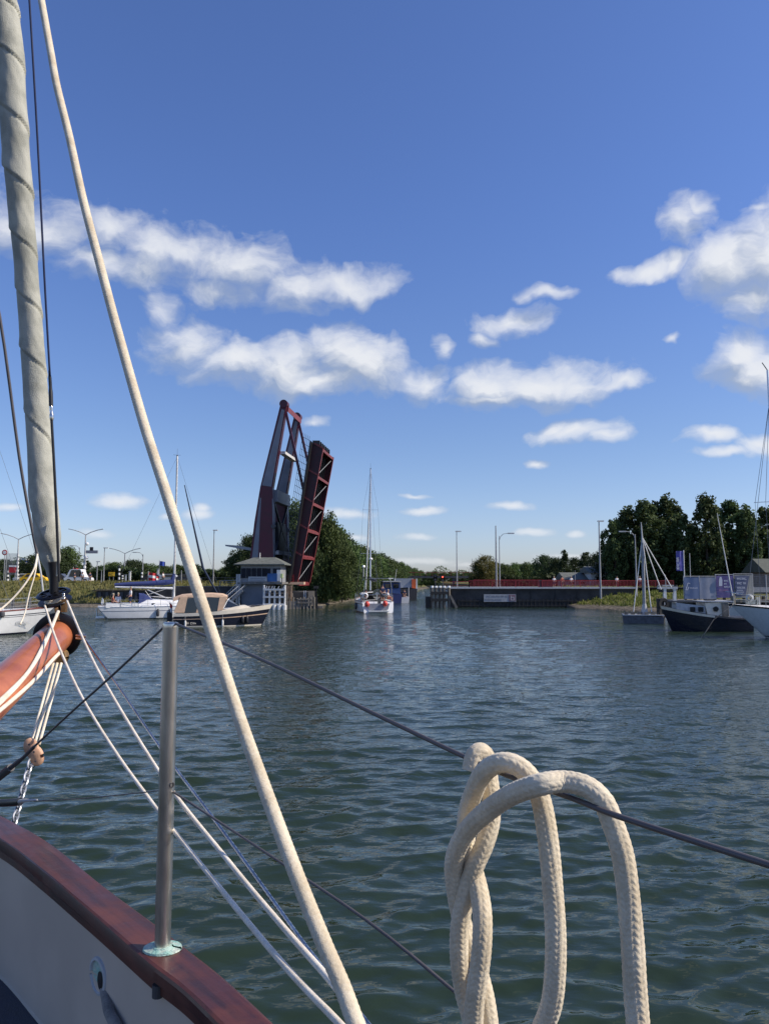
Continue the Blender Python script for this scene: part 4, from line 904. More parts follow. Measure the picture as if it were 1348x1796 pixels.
def rig(b, mx, z0, z1, hl, spread, m=M_alu, r=.085, bow_x=None, stern_x=None, furl=True, wr=.012):
    ms = MB().cyl((mx, 0, z0), (mx, 0, z1), r, r * .8, n=10).build('mast', m, b, smooth=True)
    mb = MB(); mb.cyl((mx, 0, z1), (mx, 0, z1 + .7), .012, n=4); mb.bar((mx - .35, 0, z1 + .1), (mx + .3, 0, z1 + .1), .02, .02); mb.ball((mx, 0, z1 + .06), .07, 5); mb.build('masthead_instruments', M_dgrey, ms)
    ws = MB(); pts = []
    for zz, sw in spread:
        MB().bar((mx, -sw, zz), (mx, sw, zz), .06, .03).build('spreader', m, b)
    for sd in (-1, 1):
        ch = Vector((mx - .1, sd * hl.half(.58) * .93, hl.sheer(.58)))
        p = [ch] + [Vector((mx, sd * sw, zz)) for zz, sw in spread] + [Vector((mx, 0, z1 - .1))]
        for a, c in zip(p[:-1], p[1:]): ws.cyl(a, c, wr, n=4)
        ws.cyl(ch, (mx, 0, spread[0][0] if spread else z1), wr, n=4)
    if stern_x is not None: ws.cyl((stern_x, 0, hl.sheer(0) + .1), (mx, 0, z1 - .05), wr, n=4)
    if bow_x is not None: ws.cyl((bow_x, 0, hl.sheer(1) + .05), (mx, 0, z1 - .05), wr, n=4)
    ws.build('shrouds', M_wire, b)
def fender(b, p, r=.13, l=.6, m=None, hang=.35):
    m = m or M_dgrey; pr = [(0.01, -l / 2)] + [(r * math.sqrt(max(0, 1 - (abs(k) / 3.2) ** 6)), l / 2 * k / 3) for k in range(-3, 4)] + [(.01, l / 2)]
    MB().lathe(pr, p, 12).cyl(V3(p) + Vector((0, 0, l / 2)), V3(p) + Vector((0, 0, l / 2 + hang)), .012, n=4).build('fender', m, b, smooth=True)
def person(loc, rz, pose, top, legs, label, hair=M_black, sc=1., group='people on the boats'):
    """one continuous skinned body; top/legs colours as clothing shells"""
    b = empty('person', loc, rz, label, 'person', group); b.scale = (sc, sc, sc)
    if pose == 'stand':
        J = [(0, 0, .95), (0, 0, 1.15), (0, .01, 1.40), (0, 0, 1.52), (0, -.01, 1.60), (0, -.02, 1.70),
             (-.17, 0, 1.43), (-.24, -.05, 1.17), (-.18, -.24, 1.02), (.17, 0, 1.43), (.25, -.03, 1.17), (.22, -.16, .95),
             (-.09, 0, .88), (-.11, -.02, .48), (-.11, .03, .07), (-.12, -.12, .03), (.09, 0, .88), (.11, -.03, .48), (.11, .02, .07), (.12, -.13, .03), (-.17, -.32, 1.0), (.21, -.24, .92)]
    else:
        J = [(0, 0, .50), (0, .03, .72), (0, .02, .96), (0, 0, 1.08), (0, -.02, 1.16), (0, -.03, 1.26),
             (-.17, .02, .98), (-.23, -.06, .72), (-.15, -.28, .62), (.17, .02, .98), (.23, -.06, .72), (.15, -.28, .62),
             (-.09, -.05, .47), (-.12, -.44, .48), (-.12, -.42, .08), (-.12, -.56, .04), (.09, -.05, .47), (.12, -.44, .48), (.12, -.42, .08), (.12, -.56, .04), (-.12, -.36, .62), (.12, -.36, .62)]
    E = [(0, 1), (1, 2), (2, 3), (3, 4), (4, 5), (2, 6), (6, 7), (7, 8), (8, 20), (2, 9), (9, 10), (10, 11), (11, 21), (0, 12), (12, 13), (13, 14), (14, 15), (0, 16), (16, 17), (17, 18), (18, 19)]
    Rr = [.13, .13, .14, .05, .085, .09, .062, .047, .034, .062, .047, .034, .092, .062, .042, .035, .092, .062, .042, .035, .03, .03]
    def body(idx, name, m, grow, parent):
        mp = {j: i for i, j in enumerate(idx)}; me = bpy.data.meshes.new(name)
        me.from_pydata([J[j] for j in idx], [(mp[a], mp[c]) for a, c in E if a in mp and c in mp], [])
        o = bpy.data.objects.new(name, me); COL.objects.link(o)
        sk = o.modifiers.new('skin', 'SKIN'); o.modifiers.new('sub', 'SUBSURF').levels = 1; o.modifiers['sub'].render_levels = 1
        for i, j in enumerate(idx):
            r = Rr[j] + grow; me.skin_vertices[0].data[i].radius = (r, r * (.8 if j in (0, 1, 2) else 1)); me.skin_vertices[0].data[i].use_root = (i == 0)
        dg = bpy.context.evaluated_depsgraph_get(); m2 = bpy.data.meshes.new_from_object(o.evaluated_get(dg)); bpy.data.objects.remove(o)
        m2.name = name; m2.materials.clear(); m2.materials.append(m); m2.polygons.foreach_set('use_smooth', [True] * len(m2.polygons))
        o = bpy.data.objects.new(name, m2); COL.objects.link(o); o.parent = parent; return o
    bo = body(list(range(22)), 'body', M_skin, 0, b)
    body([2, 1, 0, 6, 7, 9, 10], 'shirt', top, .016, b); body([0, 12, 13, 16, 17], 'trousers', legs, .014, b)
    h = V3(J[5]); MB().ball(h + Vector((0, .02, .035)), .105, 8, (1, 1.05, .95)).build('hair', hair, b, smooth=True)
    mb = MB(); mb.ball(h + Vector((0, -.095, -.02)), .018, 4); mb.ball(h + Vector((-.09, 0, -.03)), .02, 4); mb.ball(h + Vector((.09, 0, -.03)), .02, 4); mb.build('face_features', M_skin, b, smooth=True)
    return b
M_shirtw = mat('white_shirt', (.7, .7, .7), .9, var=.05); M_shirtn = mat('navy_cloth', (.02, .03, .08), .9, var=.1)
M_shirtr = mat('rust_cloth', (.45, .12, .07), .9, var=.1); M_short = mat('beige_cloth', (.35, .3, .22), .9, var=.1)

def wl(px, py): p = PZ(px, py, 0); return p
# --- white sailboat with blue sail cover, left
p0 = wl(181, 1085); b = empty('sailboat', (p0.x, p0.y, 0), math.radians(20), 'white sailboat with a blue sail cover on its boom motoring behind the tan canopy boat', 'sailboat')
hl = Hull(10.6, 3.3, 1.0, 1.15, mid=.97, tr=.78, rake=.07, srake=.9)
hl.hull().build('hull', M_white, b, smooth=True); hl.deck().build('deck', M_white2, b, smooth=True); hl.toe(.04).build('toe_rail', M_alu, b)
hl.strip(.30, .34).build('stripe', M_bgrey, b); hl.strip(.93, 1.03).build('boot_stripe', M_navy, b)
secs = []
for t, z, w in ((.27, .32, .8), (.34, .62, .82), (.42, .56, .84), (.5, .5, .8), (.62, .44, .7), (.74, .28, .5), (.82, .03, .3)):
    x = hl.L * t; hz = hl.sheer(t); w = w * hl.B / 2; secs.append([(x, -w, hz - .05), (x, -w * .94, hz + z * .55), (x, -w * .7, hz + z), (x, 0, hz + z * 1.12), (x, w * .7, hz + z), (x, w * .94, hz + z * .55), (x, w, hz - .05)])
cr = MB().loft(secs).build('coachroof', M_white, b, smooth=True)
for k in range(3): MB().box((4.3 + k * 1.0, -1.27 + k * .10, hl.sheer(.5) + .22), (.7, .05, .13), Matrix.Rotation(.10, 3, 'Z')).build('window', M_glass, cr)
MB().box((.9, 0, 1.0), (1.8, 2.2, .04)).build('cockpit_floor', M_pile, b)
mb = MB(); mb.box((1.5, 1.25, 1.15), (2.6, .3, .38)); mb.box((1.5, -1.25, 1.15), (2.6, .3, .38)); mb.build('coaming', M_white, b)
MB().loft([[(2.9, -1.05 , 1.3), (2.9, -.95, 2.05), (2.9, 0, 2.2), (2.9, .95, 2.05), (2.9, 1.05, 1.3)], [(3.35, -1.05, 1.35), (3.35, -.9, 2.0), (3.35, 0, 2.15), (3.35, .9, 2.0), (3.35, 1.05, 1.35)], [(4.1, -1.0, 1.55), (4.05, -.8, 1.62), (4.05, 0, 1.7), (4.05, .8, 1.62), (4.1, 1.0, 1.55)]], cap=False).build('sprayhood', M_blue, b)
mx = 5.9; zt = P(292, 800, p0.y + 2).z
rig(b, mx, 1.3, zt, hl, ((zt * .40, .8), (zt * .66, .65)), m=M_white2, r=.10, bow_x=10.3, stern_x=.2)
MB().cyl((.9 , 0, 2.75), (mx - .1, 0, 2.60), .09, n=8).build('boom', M_white, b)
sc_ = MB().tube([(.85, 0, 2.92), (2, 0, 2.98), (3.5, 0, 3.02), (5, 0, 3.1), (5.75, 0, 3.2), (5.9, 0, 3.9)], [.13, .19, .22, .25, .26, .13], 10, rf=lambda t, d: 1 + .05 * math.sin(d * 9)).build('sail_cover', M_blue, b, smooth=True)
mb = MB(); mb.cyl((3.6, .3, 1.9), (mx - .1, 0, 1.75), .03); mb.bar((4.0, -.5, 1.6), (3.4, -.9, 2.4), .03, .03); mb.bar((5.4, -.5, 1.7), (3.6, -.6, 2.5), .04, .04); mb.bar((5.3, .3, 1.7), (3.6, .2, 2.45), .04, .04); mb.bar((3.2, 0, 1.9), (5.7, 0, 2.7), .03, .03); mb.build('boom_vang', M_white2, b)
MB().tube([(10.2, 0, 1.3), (8.4, 0, 4.4), (6.6, 0, zt * .82)], [.05, .11, .04], 8).build('furled_jib', M_navy, b, smooth=True)
rails(hl, .05, .93, 9, .62, b)
mb = MB()
for sd in (-1, 1): mb.tube([(.1, sd * 1.2, 1.0), (.0, sd * 1.2, 1.6), (-.1, sd * .6, 1.65), (-.1, sd * .5, 1.0)], .02, 5)
mb.tube([(-.5, -.9, .1), (-.55, -.7, .9), (-.5, .5, .9), (-.45, .7, .1)], .025, 5)
mb.build('pushpit', M_steel, b)
MB().box((-.25, 0, .12), (.7, 1.9, .10)).build('bathing_platform', M_white, b)
for t in (.42, .52, .66): p = hl.pt(t, .5, -1, .14); fender(b, p, .13, .65, M_dgrey)
MB().lathe([(.25, -.05), (.33, 0), (.25, .05), (.2, 0), (.25, -.05)], (-.1, -1.1, 1.5), 14, (1, .2, 0)).build('horseshoe_buoy', M_white, b)
R_ = b.matrix_basis.copy(); bb = b.location
def onb(b, x, y, z): return Matrix.Translation(b.location) @ b.rotation_euler.to_matrix().to_4x4() @ Vector((x, y, z))
person(onb(b, .75, -.9, .82), math.radians(120), 'sit', M_shirtr, M_shirtn, 'person in a rust red top sitting at the stern of the white sailboat', M_short)
person(onb(b, 2.2, -.75, .95), math.radians(-60), 'stand', M_shirtw, M_shirtn, 'person in a white shirt and navy shorts standing in the cockpit of the white sailboat', M_short)
person(onb(b, 1.2, .8, .85), math.radians(200), 'sit', M_shirtw, M_short, 'person in pale clothes sitting on the far side of the white sailboat cockpit', M_short)

# --- tan canopy motorboat
p0 = wl(306, 1098); b = empty('motorboat', (p0.x, p0.y, 0), math.radians(11), 'navy hulled motorboat with a cream deck and a tan canvas canopy beside the steel stanchion', 'motorboat')
hl = Hull(6.9, 2.5, .78, 1.28, mid=.95, tr=.85, rake=.10, fine=1.15)
hl.hull().build('hull', M_navy, b, smooth=True); hl.deck(z=.0, camber=.05).build('deck', M_tan, b, smooth=True)
hl.strip(-.22, .06, off=.03).build('cream_sheer_band', M_offwhite, b, smooth=True); hl.strip(.30, .36, off=.02).build('rubbing_strake', M_tan, b)
hl.strip(.93, 1.02, off=.015).build('waterline_stripe', M_offwhite, b)
secs = []
for x, z, w in ((.4, .10, 1.02), (2.0, .18, 1.08), (3.4, .28, 1.1), (4.4, .42, 1.0), (5.0, .40, .85), (5.7, .12, .55)):
    hz = hl.sheer(x / hl.L); secs.append([(x, -w, hz - .05), (x, -w * .92, hz + z), (x, 0, hz + z * 1.1), (x, w * .92, hz + z), (x, w, hz - .05)])
MB().loft(secs).build('cabin_coaming', M_offwhite, b, smooth=True)
# canvas canopy: roof, three side panels with dark windows between
zr = P(340, 1040, p0.y + .5).z; zb = 1.0
def ycan(x): return 1.02 - .05 * abs(x - 2) 
secs = []
for x, z in ((-.05, zr - .28), (.5, zr - .08), (1.5, zr), (2.6, zr + .02), (3.4, zr - .04), (3.75, zr - .18)):
    w = .98; secs.append([(x, -w, z - .30), (x, -w * .93, z - .08), (x, -w * .5, z), (x, w * .5, z), (x, w * .93, z - .08), (x, w, z - .30)])
MB().loft(secs, cap=False).build('canopy_roof', M_tan, b, smooth=True)
def cpanel(pts, name, m, y=-1.0, off=0.):
    for sd in (-1, 1): MB().prism([(x, sd * (1.0 + (1.05 - .07 * 0) * 0 + off + (zr - .28 - z) * .06), z) for x, z in pts], (0, -sd * .025, 0)).build(name, m, b)
zq2 = zr - .26
cpanel([(.0, zb), (.75, zb), (.95, zq2), (.45, zq2)], 'canopy_side', M_tan)
cpanel([(1.55, zb), (2.15, zb), (2.0, zq2), (1.85, zq2)], 'canopy_side', M_tan)
cpanel([(3.05, zb + .1), (3.45, zb + .2), (3.72, zq2), (3.2, zq2)], 'canopy_side', M_tan)
cpanel([(.75, zb), (1.55, zb), (1.85, zq2), (.95, zq2)], 'canopy_window', M_glass, off=-.03)
cpanel([(2.15, zb), (3.05, zb), (3.2, zq2), (2.0, zq2)], 'canopy_window', M_glass, off=-.03)
MB().add([(0, -1.0, zb), (0, 1.0, zb), (.4, .98, zq2), (.4, -.98, zq2)], [(0, 1, 2, 3)]).build('canopy_back', M_black, b)
MB().add([(-.01, -.25, zb + .15), (-.01, .45, zb + .15), (.38, .5, zq2 - .1), (.38, -.5, zq2 - .1)], [(0, 1, 2, 3)]).build('back_window', M_white2, b)
MB().add([(3.46, -.98, zb + .25), (3.46, .98, zb + .25), (3.74, .95, zq2), (3.74, -.95, zq2)], [(0, 1, 2, 3)]).build('canopy_front', M_glass, b)
MB().add([(3.5, -1.0, zb + .28), (4.75, -.75, zb + .34), (4.85, 0, zb + .36), (3.85, 0, zb + .95), (3.75, -.8, zb + .85)], [(0, 1, 4), (1, 2, 3, 4)]).add([(3.5, 1.0, zb + .28), (4.75, .75, zb + .34), (4.85, 0, zb + .36), (3.85, 0, zb + .95), (3.75, .8, zb + .85)], [(0, 1, 4), (1, 2, 3, 4)]).build('windscreen', M_glass, b)
mb = MB()
for sd in (-1, 1): mb.tube([(3.45, sd * 1.02, zb + .25), (3.75, sd * .82, zb + .87), (3.86, 0, zb + .97)], .035, 6); mb.tube([(3.5, sd * 1.02, zb + .27), (4.75, sd * .77, zb + .35), (4.86, 0, zb + .37)], .03, 6)
mb.build('windscreen_frame', M_white, b)
mb = MB(); mb.tube([hl.pt(1, 0, 1) + Vector((-.05, 0, .03)), hl.pt(.9, 0, 1) + Vector((0, 0, .33)), hl.pt(.75, 0, 1) + Vector((0, -.05, .3))], .018, 5); mb.tube([hl.pt(1, 0, -1) + Vector((-.05, 0, .03)), hl.pt(.9, 0, -1) + Vector((0, 0, .1)), hl.pt(.75, 0, -1) + Vector((0, .05, .1))], .018, 5); mb.build('bow_rail', M_steel, b)
for x in (5.6, 5.95): MB().box((x, 0, 1.42), (.3, .5, .14)).build('deck_hatch', M_dgrey, b)
MB().box((-.25, 0, .28), (.6, 2.0, .12)).build('bathing_platform', M_dgrey, b)
MB().box((-.35, .1, .65), (.35, .45, .7)).build('outboard', M_black, b)
for t in (.12, .5): p = hl.pt(t, .75, -1, .1); fender(b, p, .08, .5, M_white2)
for t in (.72, .77): p = hl.pt(t, .6, -1, .12); fender(b, p, .12, .5, M_black)
q = hl.pt(.1, .62, -1, .03); text_on((2, 3), 'registration_lettering', .22, M_offwhite, b, q + Vector((.15, -.01, -.12)), (1, -.03, 0), (0, 0, 1))
mb = MB(); mb.cyl((-.1, -.6, .8), (-.35, -.6, 1.75), .018); mb.build('flagstaff', M_white2, b)
f = MB().loft([[(-.32 , -.6, 1.7), (-.30, -.63, 1.7), (-.12, -.66, 1.52)], [(-.30, -.6, 1.35), (-.24, -.66, 1.33), (-.12, -.6, 1.28)]], cap=False).build('ensign_red', M_flagr, b)
MB().loft([[(-.30, -.6, 1.35), (-.24, -.66, 1.33), (-.12, -.6, 1.28)], [(-.26, -.6, 1.02), (-.2, -.65, 1.0), (-.12, -.6, 1.0)]], cap=False).build('ensign_white', M_flagw, b)

# --- sailing yacht seen from astern, centre
p0 = wl(663, 1075); b = empty('sailing_yacht', (p0.x, p0.y, 0), math.radians(98), 'white sailing yacht seen from astern with a pale sprayhood in the middle of the channel', 'sailing yacht')
hl = Hull(11.5, 3.75, 1.15, 1.45, mid=.95, tr=.86, rake=.08, srake=-.7)
hl.hull().build('hull', M_white, b, smooth=True); hl.deck().build('deck', M_white2, b, smooth=True); hl.toe(.05).build('toe_rail', M_wood, b); hl.strip(.2, .26).build('stripe', M_navy, b)
hl.strip(.92, 1.02).build('boot_stripe', M_navy, b)
MB().prism([(-.15, -1.15, .95), (-.2, -1.0, .35), (-.2, 0, .22), (-.2, 1.0, .35), (-.15, 1.15, .95)], (.3, 0, 0)).build('transom_recess', M_bgrey, b)
MB().box((-.28, 0, .2), (.6, 2.1, .1)).build('bathing_platform', M_white, b)
zc = P(660, 1041, p0.y).z
MB().loft([[(2.3, -1.45, 1.3), (2.3, -1.4, zc - .25), (2.3, -.9, zc), (2.3, .9, zc), (2.3, 1.4, zc - .25), (2.3, 1.45, 1.3)], [(4.3, -1.4, 1.3), (4.3, -1.3, zc - .2), (4.3, -.8, zc + .05), (4.3, .8, zc + .05), (4.3, 1.3, zc - .2), (4.3, 1.4, 1.3)]], cap=False).build('sprayhood_sides', M_lgrey, b)
MB().loft([[(1.6, -1.55, zc - .16), (1.6, -1.2, zc + .02), (1.6, 0, zc + .1), (1.6, 1.2, zc + .02), (1.6, 1.55, zc - .16)], [(4.4, -1.5, zc - .1), (4.4, -1.1, zc + .1), (4.4, 0, zc + .2), (4.4, 1.1, zc + .1), (4.4, 1.5, zc - .1)]], cap=False).build('bimini_top', mat('pale_canvas', (.68, .66, .60), .85, var=.08), b, smooth=True)
MB().box((3.6, 0, 1.75), (.1, 2.4, 1.0)).build('companionway', M_black, b)
MB().loft([[(4.2, -1.2, 1.2), (4.2, -1.0, 1.85), (4.2, 1.0, 1.85), (4.2, 1.2, 1.2)], [(8.8, -.6, 1.2), (8.8, -.4, 1.5), (8.8, .4, 1.5), (8.8, .6, 1.2)]]).build('coachroof', M_white, b)
mb = MB()
for sd in (-1, 1):
    mb.tube([(.3, sd * 1.4, 1.1), (.2, sd * 1.42, 2.3), (.15, sd * 1.3, 3.3), (.1, sd * 1.05, 3.5)], .035, 6); mb.tube([(.1, sd * 1.5, 1.1), (-.1, sd * 1.5, 1.8), (-.15, sd * .4, 1.85)], .025, 5)
mb.tube([(.1, -1.05, 3.5), (.1, 1.05, 3.5)], .035, 6); mb.build('stern_arch', M_steel, b)
MB().box((.1, 1.3, 3.65), (.6, .9, .06)).build('solar_panel', M_black, b)
MB().cyl((.1, 1.5, 3.3), (.1, 1.5, 4.6), .03).build('wind_generator_post', M_white2, b); MB().ball((.1, 1.5, 4.7), .16, 6, (2, 1, 1)).build('wind_generator', M_white, b)
MB().lathe([(.20, 0), (.5, 0), (.5, .04), (.2, .04)], (.9, 0, 1.9), 20, (1, 0, .2)).cyl((.95, 0, 1.2), (.95, 0, 1.95), .09).build('steering_wheel', M_steel, b)
MB().box((1.0, 0, 2.05), (.2, .5, .4)).build('instrument_pod', M_white2, b)
for y, z in ((1.25, .95), (-.7, 1.0)): MB().ball((-.35, y * .95, z - .05), .26, 10, (1, 1, 1.15)).build('ball_fender', mat('red_fender', (.65, .07, .05), .4, var=.05), b, smooth=True)
MB().lathe([(.2, -.06), (.3, 0), (.2, .06)], (-.2, 1.35, 1.75), 14, (1, 0, 0)).build('lifebuoy', M_white, b)
MB().box((-.1, -.1, .8), (.04, .35, 1.3)).build('boarding_ladder', M_dgrey, b)
zt = P(661, 822, p0.y + 6).z; rig(b, 6.6, 1.6, zt, hl, ((zt * .40, 1.1), (zt * .71, .85)), r=.10, bow_x=11.3, stern_x=.1)
MB().tube([(11.2, 0, 1.6), (9.0, 0, zt * .5), (6.75, 0, zt * .97)], [.05, .09, .04], 8).build('furled_jib', M_white2, b)
mb = MB(); mb.ball((6.3, 0, zt * .36), .22, 8, (1, 1, .7)); mb.build('radar_dome', M_white, b, smooth=True)
MB().tube([(1.7, 0, 2.95 + .35), (4, 0, 3.35), (6.5, 0, 3.5)], [.12, .2, .2], 8).build('boom_and_sail', M_dgrey, b, smooth=True)
rails(hl, .02, .95, 9, .65, b); fender(b, hl.pt(.3, .5, -1, .14), .14, .7, M_navy); fender(b, hl.pt(.3, .5, 1, .14), .14, .7, M_navy)
person(onb(b, .75, -.55, 1.05), math.radians(8), 'stand', M_shirtn, M_dgrey, 'person in dark clothes standing at the wheel of the yacht seen from astern', M_black)
person(onb(b, 1.3, -1.2, 1.0), math.radians(80), 'sit', M_shirtw, M_shirtr, 'person in a pale top sitting on the right side of the yacht cockpit', M_short)
person(onb(b, 1.3, 1.1, 1.0), math.radians(-100), 'sit', M_shirtn, M_short, 'person in dark top sitting on the left side of the yacht cockpit', M_black)

# --- blue cabin cruiser, barge and small white open boat further down the channel
p0 = wl(697, 1062); b = empty('cabin_cruiser', (GX(688, 112), 112, 0), math.radians(97), 'dark blue cabin cruiser partly hidden behind the white yacht', 'cabin cruiser')
hl = Hull(9, 3.1, 1.3, 1.7, tr=.9); hl.hull().build('hull', M_blue, b, smooth=True); hl.deck().build('deck', M_lgrey, b)
MB().loft([[(.6, -1.3, 1.2), (.6, -1.2, 3.0), (.6, 1.2, 3.0), (.6, 1.3, 1.2)], [(5.5, -1.2, 1.3), (4.6, -1.1, 3.1), (4.6, 1.1, 3.1), (5.5, 1.2, 1.3)]]).build('wheelhouse', mat('deep_blue_paint', (.02, .05, .17), .5, var=.1), b)
MB().box((2.6, 0, 3.15), (4.6, 2.7, .14)).build('wheelhouse_roof', M_lgrey, b)
for y in (-.6, .6): MB().box((.58, y, 2.5), (.06, .8, .6)).build('window', M_glass, b)
MB().box((2.4, 0, 3.6), (1.2, .8, .1)).cyl((2.4, 0, 3.1), (2.4, 0, 3.6), .06).cyl((2.0, -.6, 3.1), (2.0, -.9, 5.0), .025).build('radar_mast', M_white, b)
p0 = wl(706, 1057.5); b = empty('open_boat', (p0.x, p0.y, 0), math.radians(94), 'small white open boat with two occupants following behind the big yacht', 'boat')
hl = Hull(5.2, 2.2, .85, 1.0, tr=.9); hl.hull().build('hull', M_white, b, smooth=True); hl.deck(z=-.2).build('deck', M_lgrey, b); hl.strip(.1, .2).build('stripe', M_orange, b)
MB().box((2.6, 0, 1.2), (.9, .9, .8)).build('console', M_black, b); MB().cyl((.2, -.9, .8), (.2, -.9, 2.3), .04).build('staff', M_white, b); MB().cyl((.2, .9, .8), (.2, .9, 1.9), .04).build('staff', M_white, b)
person(onb(b, 1.6, -.4, .62), math.radians(0), 'sit', M_shirtn, M_black, 'person in dark jacket in the small open boat, right hand one', M_black)
person(onb(b, 1.6, .45, .62), math.radians(0), 'sit', mat('green_cloth', (.05, .10, .05), .9, var=.1), M_black, 'person in a green jacket in the small open boat, left hand one', M_black)
p0 = wl(722, 1047); b = empty('barge', (GX(711, 132), 132, 0), math.radians(91), 'pale grey barge with an orange and white end coming up the canal', 'barge')
hl = Hull(16, 4.2, 1.9, 2.2, tr=.95, fine=1.6); hl.hull().build('hull', M_dgrey, b, smooth=True); hl.deck().build('deck', M_grey, b)
MB().box((5, .25, 2.7), (8, 3.4, 1.9)).build('hold_cover', mat('pale_blue_cover', (.38, .42, .47), .7, var=.1), b)
MB().box((.9, -1.45, 2.5), (.2, .7, 2.0)).build('orange_panel', M_orange, b); MB().box((.9, -1.95, 2.5), (.2, .25, 2.2)).build('white_panel', M_white, b)
# far footbridge and low boats over the canal
b = empty('far_bridge', (GX(752, 250), 250, 0), 0, 'low dark red bridge far away across the canal', 'bridge')
MB().box((1, 0, 4.4), (34, 2, .7)).build('deck', M_dgrey, b)
for x in (-8, 8): MB().box((x, 0, 1.8), (.8, 1.6, 5)).build('pier', M_dgrey, b)
mb = MB(); mb.bar((-15, -1, 5.9), (17, -1, 5.9), .15, .15)
for k in range(16): mb.bar((-15 + 2 * k, -1, 4.6), (-15 + 2 * k, -1, 5.9), .1, .1)
mb.build('railing', M_red, b)

# --- white sailboat at the far left edge (only its bow half is in view)
p0 = wl(70, 1110); b = empty('white_yacht', (p0.x - 8.9, p0.y - 6.1, 0), math.radians(34), 'large white yacht at the left edge with its bow behind the furling drum', 'yacht')
hl = Hull(11.6, 3.5, 1.2, 1.62, mid=.96, tr=.75, rake=.14); hl.hull(34).build('hull', M_white, b, smooth=True); hl.deck().build('deck', M_white2, b, smooth=True); hl.toe(.05).build('toe_rail', M_wood, b)
hl.strip(.18, .21).build('stripe', M_navy, b); hl.strip(.26, .275).build('stripe', M_navy, b); hl.strip(.93, 1.03).build('boot_stripe', M_navy, b)
q = hl.pt(.84, .55, -1, .02); text_on((6,), 'name_lettering', .26, M_lgrey, b, q + Vector((0, -.02, -.05)), (1, .30, 0), (0, 0, 1))
MB().loft([[(3, -1.1, 1.2), (3, -1.0, 1.9), (3, 1.0, 1.9), (3, 1.1, 1.2)], [(8.6, -.6, 1.35), (8.6, -.4, 1.62), (8.6, .4, 1.62), (8.6, .6, 1.35)]]).build('coachroof', M_white, b)
rails(hl, .1, .96, 9, .7, b, top=3)
mb = MB(); mb.tube([hl.pt(.9, 0, -1) + Vector((0, .05, .7)), hl.pt(1, 0, 1) + Vector((.15, 0, .78)), hl.pt(.9, 0, 1) + Vector((0, -.05, .7))], .022, 6); mb.tube([hl.pt(.99, 0, 1), hl.pt(1, 0, 1) + Vector((.15, 0, .78))], .022, 6); mb.build('pulpit', M_steel, b)
for t in (.70, .80, .88): a = hl.pt(t, 0, 1); MB().cyl(a + Vector((0, -.2, 0)), a + Vector((0, -.2, .75)), .09, n=10).build('rolled_line', M_dgrey, b, smooth=True)
fender(b, hl.pt(.73, .12, -1, .12), .15, .34, M_dgrey, .1)
rig(b, 6.6, 1.5, 15.5, hl, ((6.6, 1.15), (11.2, .9)), r=.10, bow_x=11.5, stern_x=.2, wr=.010)
mb = MB(); mb.cyl(hl.pt(.86, 0, -1), (6.6, 0, 11.), .010, n=4); mb.cyl(hl.pt(.78, 0, -1), (6.6, 0, 8.), .010, n=4); mb.build('halyards', M_wire, b)

# --- grey work float with A frame rigging, right
p0 = wl(1130, 1093); b = empty('work_float', (p0.x, p0.y, 0), math.radians(-14), 'small dark grey work float with a grey mast held by four pale stays', 'float')
s = p0.y / FPX
MB().loft([[(-1.5, -.9, -.3), (-1.65, -.9, .62), (-1.65, .9, .72), (-1.5, .9, -.3)], [(1.25, -.9, -.3), (1.35, -.9, .52), (1.35, .9, .62), (1.25, .9, -.3)]]).build('pontoon', mat('float_grey', (.10, .105, .12), .6, var=.25), b)
MB().box((-.15, 0, .64), (3.0, 1.85, .07)).build('float_deck', M_lgrey, b)
top = P(1132, 925, p0.y).z
MB().cyl((0, 0, .7), (0, 0, top - 1.2), .13, .12, n=12).build('mast', M_grey, b, smooth=True); MB().cyl((0, 0, top - 1.2), (-.06, 0, top + .4), .08, .03, n=8).build('mast_cap', M_lgrey, b); MB().cyl((0, 0, .6), (0, 0, 1.5), .3, .14, n=12).build('mast_foot', M_lgrey, b)
for (x, y, z_) in ((-.85, -.3, .75), (.5, -.4, .75), (1.3, .4, P(0, 1034, p0.y).z), (2.1, .7, P(0, 1030, p0.y).z)): MB().cyl((0, 0, top - .8), (x, y, z_), .04, n=6).build('stay', M_white2, b)
mb = MB()
for k in range(6): mb.box((-1.4 + .5 * k, -.6 + .2 * (k % 3), .78), (.3, .25, .2))
mb.build('deck_fittings', M_pile, b)
# jetty frame
b = empty('jetty_frame', (GX(1172, 66), 66, 0), 0, 'weathered timber frame with two white posts standing behind the dark barge', 'jetty'); s = 66 / FPX
for px in (1164, 1181): MB().bar(((px - 1172) * s, 0, -.5), ((px - 1172) * s, 0, P(0, 1032, 66).z), .24, .24).build('post', M_white2, b)
for px in (1160, 1186): MB().cyl(((px - 1172) * s, .3, P(0, 1036, 66).z), ((px - 1172) * s, .3, P(0, 1026, 66).z), .14).build('bollard', M_dpile, b)
MB().bar(((1152 - 1172) * s, 0, P(0, 1031, 66).z), ((1186 - 1172) * s, 0, P(0, 1031, 66).z), .3, .2).build('beam', M_lgrey, b); MB().bar(((1154 - 1172) * s, 0, P(0, 1037, 66).z), ((1184 - 1172) * s, 0, P(0, 1037, 66).z), .2, .16).build('beam', M_dpile, b)
MB().bar(((1156 - 1172) * s, .5, P(0, 1027, 66).z), ((1186 - 1172) * s, .5, P(0, 1027, 66).z), .1, .1).build('hand_rail', M_lgrey, b)
b = empty('mooring_piles', (GX(1156, 60), 60, 0), 0, 'short dark pile with hanging tyres between the float and the barge', 'pile')
MB().cyl((0, 0, -.5), (0, 0, 1.9), .3, n=12).build('pile', M_dpile, b, smooth=True)
